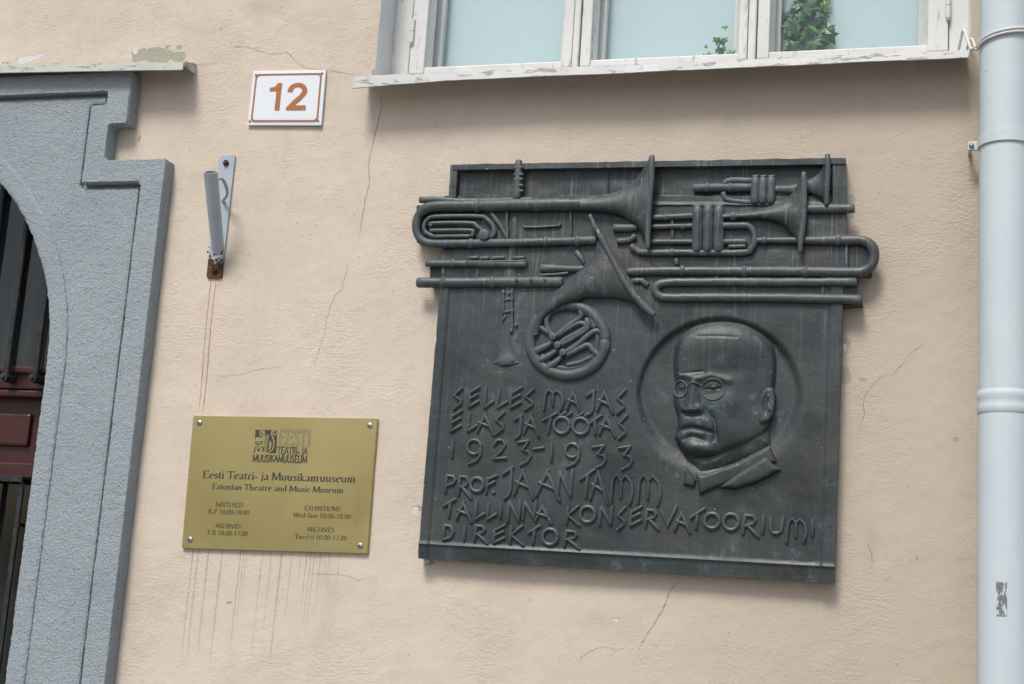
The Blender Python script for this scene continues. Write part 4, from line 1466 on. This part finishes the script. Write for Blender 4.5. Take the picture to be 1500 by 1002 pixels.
# french horn
mb = MB()
bell(mb, [(863, 316), (873, 335), (871, 364), (848, 396), (812, 428), (790, 450), (778, 472), (775, 492)],
     [(957, 461), (938, 449), (905, 439), (866, 437), (842, 443), (824, 450), (800, 465), (790, 490)], [20, 24, 28, 27, 23, 18, 14, 11])
fhn = pb(mb, 'french_horn')
pb(T(MB(), [(864, 315), (872, 332), (884, 354), (900, 385), (920, 420), (942, 447), (958, 461)], [3, 4, 4.8, 5, 5.5, 6, 5], 25, 4), 'bell_rim', fhn)
cx_, cy_ = 831.6, 499
ring = [(cx_ + 55 * math.cos(t), cy_ + 51 * math.sin(t)) for t in np.linspace(0, 2 * math.pi, 49)]
pb(T(MB(), ring, 8.6, 3, n=14, sq=.85), 'coil', fhn)
ring = [(cx_ + 44 * math.cos(t), cy_ + 41 * math.sin(t)) for t in np.linspace(-.9, 2.6, 30)]
pb(T(MB(), ring, 4, 3), 'coil', fhn)


def Z3(l): return [(600 + x / 4.167, 400 + y / 4.167) for x, y in l]


for l, r_ in [([(885, 395), (850, 350), (838, 280), (880, 215), (950, 190), (1015, 205), (1045, 240), (1040, 272), (960, 330), (890, 390)], 4.2),
              ([(905, 440), (960, 400), (1060, 345), (1075, 320), (1040, 305), (985, 330), (900, 385)], 3.8),
              ([(945, 490), (1010, 450), (1100, 375), (1150, 355), (1195, 395), (1205, 455), (1165, 500), (1125, 475), (1090, 440), (1040, 460), (955, 505)], 4.4),
              ([(910, 445), (985, 405), (1085, 340), (1080, 290)], 3.6),
              ([(1050, 260), (1060, 230), (1100, 260), (1130, 330)], 3.4),
              ([(870, 380), (820, 345), (800, 330)], 3.6), ([(960, 560), (1040, 545), (1100, 515)], 3.4)]:
    pb(T(MB(), Z3(l), r_, 7, 5, 10), 'valve_slide', fhn)
for x_, y_ in Z3([(885, 395), (912, 446), (945, 492)]):
    pb(MB().disc(B(x_, y_), 5 * K, PF - .020, PF, 14, .0015), 'valve_cap', fhn)
for l in ([(880, 420), (825, 450), (770, 475)], [(905, 465), (850, 505), (795, 535)], [(928, 512), (885, 550), (840, 582)]):
    pb(T(MB(), Z3(l), [3, 5, 5.4], 9, 3), 'valve_lever', fhn)


# trumpets, upper right
def Z2(l): return [(930 + x / 4.054, 210 + y / 4.054) for x, y in l]


mb = MB()
bell(mb, Z2([(520, 415), (640, 405), (760, 385), (870, 345), (945, 280), (990, 180)]), Z2([(520, 452), (640, 450), (760, 452), (870, 485), (940, 560), (978, 640)]), [16, 17, 19, 22, 25, 27])
tp = pb(mb, 'trumpet')
pb(T(MB(), Z2([(1003, 175), (1003, 300), (998, 450), (985, 570), (982, 645)]), [4, 5, 5, 4.5, 3], 22, 3), 'bell_rim', tp)
for i, x_ in enumerate((1022, 1037.5, 1053)):
    v_ = pb(T(MB(), [(x_, 305), (x_ - .4, 335), (x_ - .8, 367)], 8.0, 8, n=14), 'valve', tp)
    pb(T(MB(), [(x_ - 6, 302), (x_ + 6, 301.5)], 3, 12), 'valve_cap', v_)
    pb(T(MB(), [(x_ - .2, 314), (x_ - .4, 366)], 2.0, 19.5), 'valve_ridge', v_)
for l, r_ in [([(100, 442), (350, 430)], 4.5), ([(100, 497), (350, 490)], 3.8), ([(100, 585), (350, 585)], 3.8),
              ([(-20, 610), (10, 635), (60, 648), (345, 648), (640, 648), (690, 625), (712, 580), (705, 525), (670, 492), (610, 488), (525, 490)], 4.8),
              ([(525, 585), (660, 582)], 4.2), ([(560, 612), (655, 610)], 3)]:
    pb(T(MB(), Z2(l), r_, 8, 4 if len(l) > 2 else 0), 'tubing', tp)
pb(T(MB(), [(900, 334), (918, 334), (932, 333)], [6.5, 6, 5.5], 5), 'mouthpiece', tp)
pb(T(MB(), [(905, 353), (922, 352), (930, 346)], 4.5, 6, 3), 'tubing', tp)

mb = MB()
bell(mb, Z2([(835, 250), (930, 245), (1030, 215), (1090, 180), (1120, 130), (1138, 70)]), Z2([(835, 290), (930, 300), (1030, 300), (1085, 320), (1115, 345), (1132, 365)]), [4, 5, 6, 10, 14, 17])
tp2 = pb(mb, 'trumpet')
pb(T(MB(), Z2([(1145, 68), (1145, 180), (1140, 290), (1136, 365)]), [3.6, 4.2, 4, 3], 15, 3), 'bell_rim', tp2)
for x_ in (1106.5, 1118, 1130):
    v_ = pb(T(MB(), [(x_, 262), (x_ - 1, 296)], 6.4, 1, n=12), 'valve', tp2)
    pb(T(MB(), [(x_ - 4, 259), (x_ + 4, 258)], 2.4, 4), 'valve_cap', v_)
for l, r_ in [([(350, 265), (520, 262), (690, 262)], 6.2), ([(530, 240), (570, 222), (695, 222)], 5), ([(525, 295), (540, 330), (600, 345), (690, 350)], 4)]:
    pb(T(MB(), Z2(l), r_, -1, 3), 'tubing', tp2)
rod = pb(T(MB(), [(1180, 306), (1215, 306), (1250, 305.5)], [6.5, 7, 7], 4), 'tuba_pipe')
pb(T(MB(), [(1208, 306), (1212, 302)], 4, 6), 'tuba_ferrule', rod)

# trombone slide at the right
mb = MB()
T(mb, Z2([(715, 577), (900, 576), (1080, 577), (1300, 574), (1365, 582), (1408, 615), (1420, 670), (1400, 730), (1350, 762), (1280, 766), (900, 760), (400, 758), (60, 760), (-40, 764)]),
  [4, 4.5, 6, 7, 7.2, 7.5, 7.5, 7.5, 7.5, 7.5, 7, 6.5, 6.5, 6], 8, 5, 14)
sl = pb(mb, 'trombone_slide')
mb = MB()
T(mb, Z2([(1310, 824), (900, 824), (400, 824), (200, 826), (145, 836), (122, 868), (145, 905), (210, 916), (500, 916), (900, 918), (1335, 928)]), [6.2] * 6 + [6.5] * 5, 8, 5, 12)
pb(mb, 'slide_loop', sl)
pb(T(MB(), Z2([(245, 690), (250, 720)]), 3.5, 4), 'slide_stop', sl)
pb(T(MB(), [(926, 412), (940, 411), (948, 418)], 5, 4), 'slide_end', sl)

# ferrules, joints and braces
for par, lst in ((trb, [(700, 301.5, 10.4, 9, 0), (786, 300, 10.6, 9, 0), (690, 356.5, 7.8, 9, 0), (800, 354, 7.8, 9, 0), (846, 353, 8, 9, 0)]),
                 (sl, [(1000, 396.5, 8.2, 8, 0), (1090, 397.5, 8.2, 8, 0), (1180, 398.3, 8.4, 8, 0), (1228, 351.5, 8.2, 8, 0), (1120, 352.3, 5.6, 8, 0)]),
                 (fl2, [(650, 414, 9.2, 6, 0), (722, 414, 9.2, 6, 0)]), (fl, [(664, 386.3, 6.8, 6, 0)]),
                 (tp, [(975, 318, 5.6, 8, 0), (1000, 332, 4.9, 8, 0), (985, 369.8, 5.8, 8, 0), (1074, 317, 6.5, 12, 0)]),
                 (tp2, [(1036, 274.7, 7.2, -1, 0), (1070, 274.6, 7.2, -1, 0)])):
    for x_, y_, r_, h_, _ in lst:
        pb(T(MB(), [(x_ - 1.8, y_), (x_ + 1.8, y_)], r_, h_, n=14), 'ferrule', par)
for par, p, q, r_, h_ in ((trb, (742, 308), (743, 350), 2.6, 4), (trb, (836, 309), (836, 348), 2.4, 3), (sl, (1050, 404), (1050, 412), 3.0, 5), (sl, (1206, 405), (1206, 412), 3.0, 5),
                          (sl, (1240, 358), (1240, 392), 2.6, 3), (sl, (1205, 418), (1206, 432), 3.0, 3), (tp, (985, 320), (985, 353), 2.2, 5), (fl, (700, 390), (700, 408), 2.6, 1), (fl, (650, 390), (650, 408), 3.0, 1)):
    pb(T(MB(), [p, q], r_, h_), 'brace', par)

# ------------------------------------------------------------------ inscription
C9 = [(.5 + .48 * math.cos(t), .29 + .29 * math.sin(t)) for t in np.linspace(0, 2 * math.pi, 17)]
RG = [(.5 + .5 * math.cos(t), .5 + .5 * math.sin(t)) for t in np.linspace(0, 2 * math.pi, 21)]
LT = {
    'S': [[(1, 0), (.12, .36), (.86, .62), (.84, .74), (.05, 1)]],
    'E': [[(.10, .2), (0, 1)], [(.08, .32), (1, 0)], [(.05, .62), (.86, .36)], [(0, 1), (.92, .72)]],
    'L': [[(.18, 0), (0, 1)], [(0, 1), (1, .66)]],
    'M': [[(0, 1), (.10, .18), (.28, .0), (.47, .2), (.45, .78)], [(.47, .2), (.68, .04), (.92, .25), (1.0, .6), (.86, 1)]],
    'A': [[(.5, 0), (0, .86)], [(.44, 0), (1, 1)], [(.12, .40), (.80, .62)]],
    'J': [[(0, .22), (.9, 0)], [(.78, .03), (.68, .72), (.52, .88), (.12, 1)]],
    'N': [[(.12, .06), (0, 1)], [(.12, .06), (.86, .94)], [(1, 0), (.86, .94)]],
    'P': [[(.14, 0), (0, 1)], [(.14, 0), (.8, .06), (1, .25), (.8, .48), (.08, .62)]],
    'R': [[(.14, 0), (0, .85)], [(.14, 0), (.66, .04), (.80, .2), (.62, .4), (.1, .5)], [(.3, .48), (1, 1)]],
    'F': [[(.12, .15), (0, 1)], [(.1, .25), (1, 0)], [(.06, .6), (.8, .36)]],
    'K': [[(.12, .02), (0, .88)], [(.92, 0), (.10, .48), (1, 1)]],
    'V': [[(0, .14), (.42, 1), (1, 0)]],
    'U': [[(.05, 0), (.04, .74), (.22, .96), (.55, 1), (.88, .86), (1, 0)]],
    'I': [[(.6, 0), (.4, 1)]],
    'D': [[(.14, .02), (0, 1)], [(.14, .02), (.75, .1), (1, .45), (.7, .84), (0, 1)]],
    'O': [RG],
    '1': [[(.6, 0), (.4, 1)]],
    '9': [C9, [(.98, .3), (.92, .62), (.66, .84), (.1, 1)]],
    '2': [[(.1, .26), (.32, .02), (.72, .02), (.9, .26), (.62, .58), (.04, .98)], [(.04, .98), (1, .94)]],
    '3': [[(0, .08), (.86, 0)], [(.86, 0), (.38, .40), (.82, .44), (1, .62), (.76, .85), (.22, 1)]],
    '-': [[(0, .6), (1, .4)]],
    '.': [[(.3, .5), (.7, .5)]],
}
z5 = lambda x, y: (600 + x / 3.339, 550 + y / 3.339)
z6 = lambda x, y: (900 + x / 4.167, 650 + y / 4.167)


def letter(ch, x0, x1, y0, y1, cv, parent, extra=None, r_=2.75):
    mb = MB()
    st_ = LT.get(ch) or extra
    for s in st_:
        pts = [cv(x0 + (x1 - x0) * p[0], y0 + (y1 - y0) * p[1]) for p in s]
        d3 = [B(p[0], p[1], -.0002) for p in pts]
        t0 = (d3[0] - d3[1]).normalized()
        t1 = (d3[-1] - d3[-2]).normalized()
        R_ = r_ * K
        d3 = [d3[0] + t0 * R_ * .5] + d3 + [d3[-1] + t1 * R_ * .5]
        mb.tube(d3, [R_ * .75] + [R_] * (len(d3) - 2) + [R_ * .75], 8, squash=1.55)
    return mb.build('letter', BZ, parent, 'auto')


T_STEM = lambda b0, b1, s0, s1: [[b0, b1], [s0, s1]]
LINES = [
    [('S', 215, 258, 62, 165), ('E', 292, 342, 58, 155), ('L', 368, 412, 65, 158), ('L', 432, 478, 72, 160), ('E', 494, 550, 60, 160), ('S', 562, 608, 68, 172),
     ('M', 658, 752, 72, 172), ('A', 770, 835, 80, 178), ('J', 868, 912, 75, 195), ('A', 918, 995, 78, 188), ('S', 1012, 1058, 72, 188)],
    [('E', 203, 258, 172, 275), ('L', 285, 330, 192, 274), ('A', 333, 412, 190, 292), ('S', 420, 465, 180, 290), ('J', 515, 555, 195, 310), ('A', 560, 632, 195, 300),
     ('T', [(655, 222), (722, 186)], [(692, 205), (678, 285)]), ('O', 708, 784, 206, 284, [[(742, 198), (766, 182)], [(770, 200), (794, 184)]]), ('O', 800, 876, 210, 288, [[(826, 202), (848, 186)], [(856, 202), (878, 188)]]),
     ('T', [(884, 236), (940, 196)], [(906, 222), (910, 290)]), ('A', 930, 1005, 202, 302), ('S', 1020, 1063, 196, 312)],
    [('1', 200, 222, 318, 402), ('9', 283, 352, 316, 436), ('2', 410, 474, 316, 410), ('3', 530, 592, 320, 440), ('-', 608, 656, 340, 376), ('1', 684, 706, 332, 418),
     ('9', 762, 832, 334, 450), ('3', 895, 960, 344, 455), ('3', 1025, 1088, 348, 462)],
    [('P', 177, 225, 490, 572), ('R', 240, 302, 495, 602), ('O', 300, 362, 502, 568), ('F', 376, 428, 490, 575), ('.', 405, 420, 565, 580), ('J', 458, 512, 450, 606), ('A', 512, 606, 465, 605),
     ('A', 620, 735, 465, 614), ('N', 725, 798, 462, 602), ('T', [(835, 512), (912, 458)], [(872, 485), (862, 600)]), ('A', 884, 968, 468, 630), ('M', 985, 1092, 486, 632), ('M', 1115, 1228, 488, 638)],
    [('T', [(168, 640), (225, 606)], [(200, 625), (194, 692)]), ('A', 230, 302, 620, 718), ('L', 322, 368, 618, 706), ('L', 380, 425, 628, 706), ('I', 438, 455, 625, 696), ('N', 480, 544, 610, 718),
     ('N', 555, 620, 614, 706), ('A', 616, 692, 640, 724), ('K', 768, 832, 640, 735), ('O', 836, 908, 642, 718), ('N', 930, 992, 640, 735), ('S', 1015, 1057, 645, 756), ('E', 1080, 1135, 642, 736)],
    [('R', 190, 270, 405, 525), ('V', 285, 380, 388, 508), ('A', 368, 462, 420, 546), ('T', [(465, 456), (552, 396)], [(508, 432), (498, 520)]), ('O', 552, 642, 426, 516), ('O', 666, 758, 430, 526),
     ('R', 785, 880, 438, 570), ('I', 898, 920, 442, 542), ('U', 950, 1030, 446, 548), ('M', 1052, 1172, 458, 602), ('I', 1200, 1222, 464, 562)],
    [('D', 165, 216, 732, 805), ('I', 260, 277, 736, 806), ('R', 318, 380, 736, 822), ('E', 412, 468, 732, 820), ('K', 492, 558, 736, 832), ('T', [(582, 772), (640, 736)], [(612, 752), (604, 826)]),
     ('O', 652, 724, 752, 828), ('R', 757, 832, 762, 850)],
]
slab_o = bpy.data.objects['inscription_slab']
for li, line in enumerate(LINES):
    cv = z6 if li == 5 else z5
    for it in line:
        if it[0] == 'T':
            letter('T', 0, 1, 0, 1, cv, slab_o, [it[1], it[2]])
        else:
            o = letter(it[0], *it[1:5], cv, slab_o, r_=3.1 if it[0] == 'O' else 2.75)
            if len(it) > 5:
                for s in it[5]: letter('x', 0, 1, 0, 1, cv, slab_o, [s])

# ------------------------------------------------------------------ portrait relief
def sdp(poly, Xg, Yg):
    """signed distance, positive inside"""
    d = np.full(Xg.shape, 1e9)
    ins = np.zeros(Xg.shape, bool)
    n = len(poly)
    for i in range(n):
        (ax_, ay_), (bx_, by_) = poly[i], poly[(i + 1) % n]
        ex_, ey_ = bx_ - ax_, by_ - ay_
        wx_, wy_ = Xg - ax_, Yg - ay_
        t_ = np.clip((wx_ * ex_ + wy_ * ey_) / (ex_ * ex_ + ey_ * ey_ + 1e-9), 0, 1)
        d = np.minimum(d, np.hypot(wx_ - ex_ * t_, wy_ - ey_ * t_))
        c_ = ((ay_ <= Yg) & (by_ > Yg)) | ((by_ <= Yg) & (ay_ > Yg))
        with np.errstate(divide='ignore', invalid='ignore'):
            xi = ax_ + (Yg - ay_) / (by_ - ay_ + 1e-12) * ex_
        ins ^= c_ & (Xg < xi)
    return np.where(ins, d, -d)


def dpl(pl, Xg, Yg):
    d = np.full(Xg.shape, 1e9)
    for (ax_, ay_), (bx_, by_) in zip(pl[:-1], pl[1:]):
        ex_, ey_ = bx_ - ax_, by_ - ay_
        t_ = np.clip(((Xg - ax_) * ex_ + (Yg - ay_) * ey_) / (ex_ * ex_ + ey_ * ey_ + 1e-9), 0, 1)
        d = np.minimum(d, np.hypot(Xg - ax_ - ex_ * t_, Yg - ay_ - ey_ * t_))
    return d


def G(cx_, cy_, rx_, ry_, Xg, Yg): return np.exp(-((Xg - cx_) / rx_) ** 2 - ((Yg - cy_) / ry_) ** 2)


STEP = 3.2
gx = np.arange(262, 836, STEP)
gy = np.arange(85, 975, STEP)
Xg, Yg = np.meshgrid(gx, gy)
HEAD = spline([(290, 225), (322, 168), (380, 124), (450, 103), (540, 97), (630, 110), (700, 145), (752, 192), (783, 248), (788, 330), (780, 420), (775, 520), (762, 600), (735, 650), (680, 690),
               (600, 728), (520, 756), (455, 774), (390, 777), (345, 760), (315, 715), (292, 672), (300, 640), (306, 600), (300, 550), (286, 500), (284, 450), (292, 395), (286, 350), (285, 310), (288, 260)], 4) + [(290, 225)]
dh = sdp(HEAD, Xg, Yg)
H = np.where(dh > 0, 22 * (1 - np.exp(-np.clip(dh, 0, None) / (13 + 22 * np.clip((270 - Yg) / 160, 0, 1)))), dh * .9)
m = np.clip(dh / 30, 0, 1)
F = 9 * G(470, 300, 260, 300, Xg, Yg) - 5 * sm(540, 760, Xg) + 3 * G(520, 210, 200, 80, Xg, Yg)
F += 3.2 * np.exp(-(dpl([(300, 372), (345, 372), (395, 390)], Xg, Yg) / 15) ** 2)
F += 3.6 * np.exp(-(dpl([(420, 388), (480, 374), (565, 398)], Xg, Yg) / 15) ** 2)
F -= 6 * G(327, 430, 34, 36, Xg, Yg) + 6.5 * G(487, 432, 60, 44, Xg, Yg)
F += 6 * G(332, 427, 18, 15, Xg, Yg) + 7.5 * G(487, 428, 27, 18, Xg, Yg)
F += 3.2 * np.exp(-(dpl([(452, 430), (470, 413), (492, 408), (520, 424)], Xg, Yg) / 4.5) ** 2)
F += 3.0 * np.exp(-(dpl([(306, 426), (322, 410), (340, 408), (352, 420)], Xg, Yg) / 4.5) ** 2)
F -= 2.6 * np.exp(-(dpl([(456, 436), (487, 442), (516, 434)], Xg, Yg) / 4) ** 2)
F -= 1.1 * np.exp(-(dpl([(410, 180), (500, 180), (602, 184)], Xg, Yg) / 6) ** 2)
F -= 1.8 * np.exp(-(dpl([(330, 362), (390, 356), (440, 352)], Xg, Yg) / 5) ** 2)
F -= 2.2 * np.exp(-(dpl([(300, 200), (300, 300), (296, 380)], Xg, Yg) / 14) ** 2)
# nose: wedge that widens downwards and is cut off below
t_ = np.clip((Yg - 395) / 150, 0, 1)
nc = 388 - 8 * t_
wl = 16 + 36 * t_
wr = 18 + 44 * t_
ss = np.where(Xg < nc, (nc - Xg) / wl, (Xg - nc) / wr)
F += (5 + 14 * t_) * np.clip(1 - ss, 0, 1) ** .85 * sm(385, 410, Yg) * (1 - sm(541, 553, Yg))
F += 7 * G(424, 528, 19, 19, Xg, Yg) + 4 * G(336, 532, 13, 15, Xg, Yg)
F -= 5 * np.exp(-(dpl([(340, 552), (372, 560), (420, 556)], Xg, Yg) / 8) ** 2)
F -= 3 * np.exp(-(dpl([(448, 535), (486, 582), (500, 650), (506, 722)], Xg, Yg) / 11) ** 2)
mo = sdp([(305, 632), (312, 596), (338, 568), (380, 566), (430, 566), (472, 582), (494, 612), (490, 646), (462, 638), (420, 626), (382, 617), (345, 621)], Xg, Yg)
MOU = np.where(mo > 0, 8.5 * (1 - np.exp(-np.clip(mo, 0, None) / 7)), 0)
MOU *= .8 + .07 * np.sin(Xg * .42 + (Yg - 560) * .22)
F += MOU
F -= 3.4 * np.exp(-(dpl([(316, 642), (348, 631), (383, 626), (425, 634), (480, 650)], Xg, Yg) / 6.5) ** 2)
F += 3 * np.exp(-(dpl([(338, 654), (382, 646), (432, 656)], Xg, Yg) / 14) ** 2)
F -= 3 * np.exp(-(dpl([(340, 682), (385, 668), (440, 688)], Xg, Yg) / 11) ** 2)
F += 8.5 * G(390, 722, 66, 34, Xg, Yg) + 4 * G(470, 730, 50, 30, Xg, Yg)
F -= 3 * np.exp(-(dpl([(495, 655), (480, 700), (500, 745)], Xg, Yg) / 12) ** 2)
F += 5 * G(565, 500, 75, 55, Xg, Yg) + 4 * G(575, 640, 70, 70, Xg, Yg) - 3 * G(640, 470, 45, 60, Xg, Yg)
F -= 2.5 * G(560, 350, 60, 30, Xg, Yg)
F += 2.5 * np.exp(-(dpl([(790, 245), (740, 215), (705, 168)], Xg, Yg) / 18) ** 2)
H = H + F * m
# ear
ear = spline([(700, 585), (712, 540), (716, 480), (742, 434), (776, 432), (788, 470), (785, 520), (776, 566), (748, 596), (714, 606)], 4) + [(700, 585)]
de = sdp(ear, Xg, Yg)
EA = np.where(de > 0, 17 + 7 * (1 - np.exp(-np.clip(de, 0, None) / 5)), -50)
EA = EA - np.where(de > 0, 9 * G(742, 512, 16, 46, Xg, Yg) + 5 * G(735, 535, 9, 14, Xg, Yg), 0)
EA += np.where(de > 0, 4 * np.exp(-(dpl([(752, 470), (748, 500), (760, 540)], Xg, Yg) / 5) ** 2), 0)
H = np.maximum(H, EA)


def sheet(poly, h, s=5.0):
    d = sdp(poly, Xg, Yg)
    return np.where(d > 0, h * (1 - np.exp(-np.clip(d, 0, None) / s)), np.maximum(d * .8, -9))


H = np.maximum(H, sheet([(345, 755), (405, 860), (440, 855), (600, 790), (765, 706), (748, 600), (600, 620), (480, 740)], 13, 30))
H = np.maximum(H, sheet([(346, 802), (330, 905), (396, 922), (405, 880)], 21))
H = np.maximum(H, sheet([(392, 838), (432, 850), (600, 790), (762, 706), (800, 790), (700, 850), (500, 920), (413, 960)], 21))
H = np.maximum(H, sheet([(500, 920), (600, 850), (738, 765), (822, 830), (760, 868), (690, 900), (590, 930)], 26))
H = np.maximum(H, -9)
pts, idx, fs = [], -np.ones(H.shape, int), []
keep = H > -8.5
PB = .011                      # floor of the dish lies behind the slab face
for j in range(H.shape[0]):
    for i in range(H.shape[1]):
        if keep[j, i]:
            q = B(900 + Xg[j, i] / 3.339, 440 + Yg[j, i] / 3.339, .005)
            idx[j, i] = len(pts)
            pts.append((q.x, PF + PB - H[j, i] / 1000, q.z))
for j in range(H.shape[0] - 1):
    for i in range(H.shape[1] - 1):
        q = (idx[j, i], idx[j, i + 1], idx[j + 1, i + 1], idx[j + 1, i])
        if min(q) >= 0: fs.append(q)
por = mesh('portrait', pts, fs, BZ, plq, True)
por['label'] = 'bronze relief portrait of a bald man with round glasses and moustache'


def face_h(x, y):
    i = int(np.clip(round((x - gx[0]) / STEP), 0, len(gx) - 1))
    j = int(np.clip(round((y - gy[0]) / STEP), 0, len(gy) - 1))
    return H[j, i]


gl = MB()
for cx2, cy2, rx2, ry2 in ((323, 434, 33, 40), (483, 437, 56, 51)):
    ring = []
    for t_ in np.linspace(0, 2 * math.pi, 33):
        x_, y_ = cx2 + rx2 * math.cos(t_), cy2 + ry2 * math.sin(t_)
        hh = max(max(face_h(x_ + a1, y_ + a2) for a1 in (-6, 0, 6) for a2 in (-6, 0, 6)) + .5, 15)
        q = B(900 + x_ / 3.339, 440 + y_ / 3.339, .012)
        ring.append((q.x, PF + PB - hh / 1000 , q.z))
    gl.tube(ring, .0018, 8, False)
br_ = []
for x_, y_ in spline([(355, 425), (372, 408), (398, 406), (430, 420)], 4):
    q = B(900 + x_ / 3.339, 440 + y_ / 3.339, .012)
    br_.append((q.x, PF + PB - (face_h(x_, y_) + 1.5) / 1000, q.z))
gl.tube(br_, .0022, 8)
gl.build('eyeglasses', BZ, por, True)
print('done')
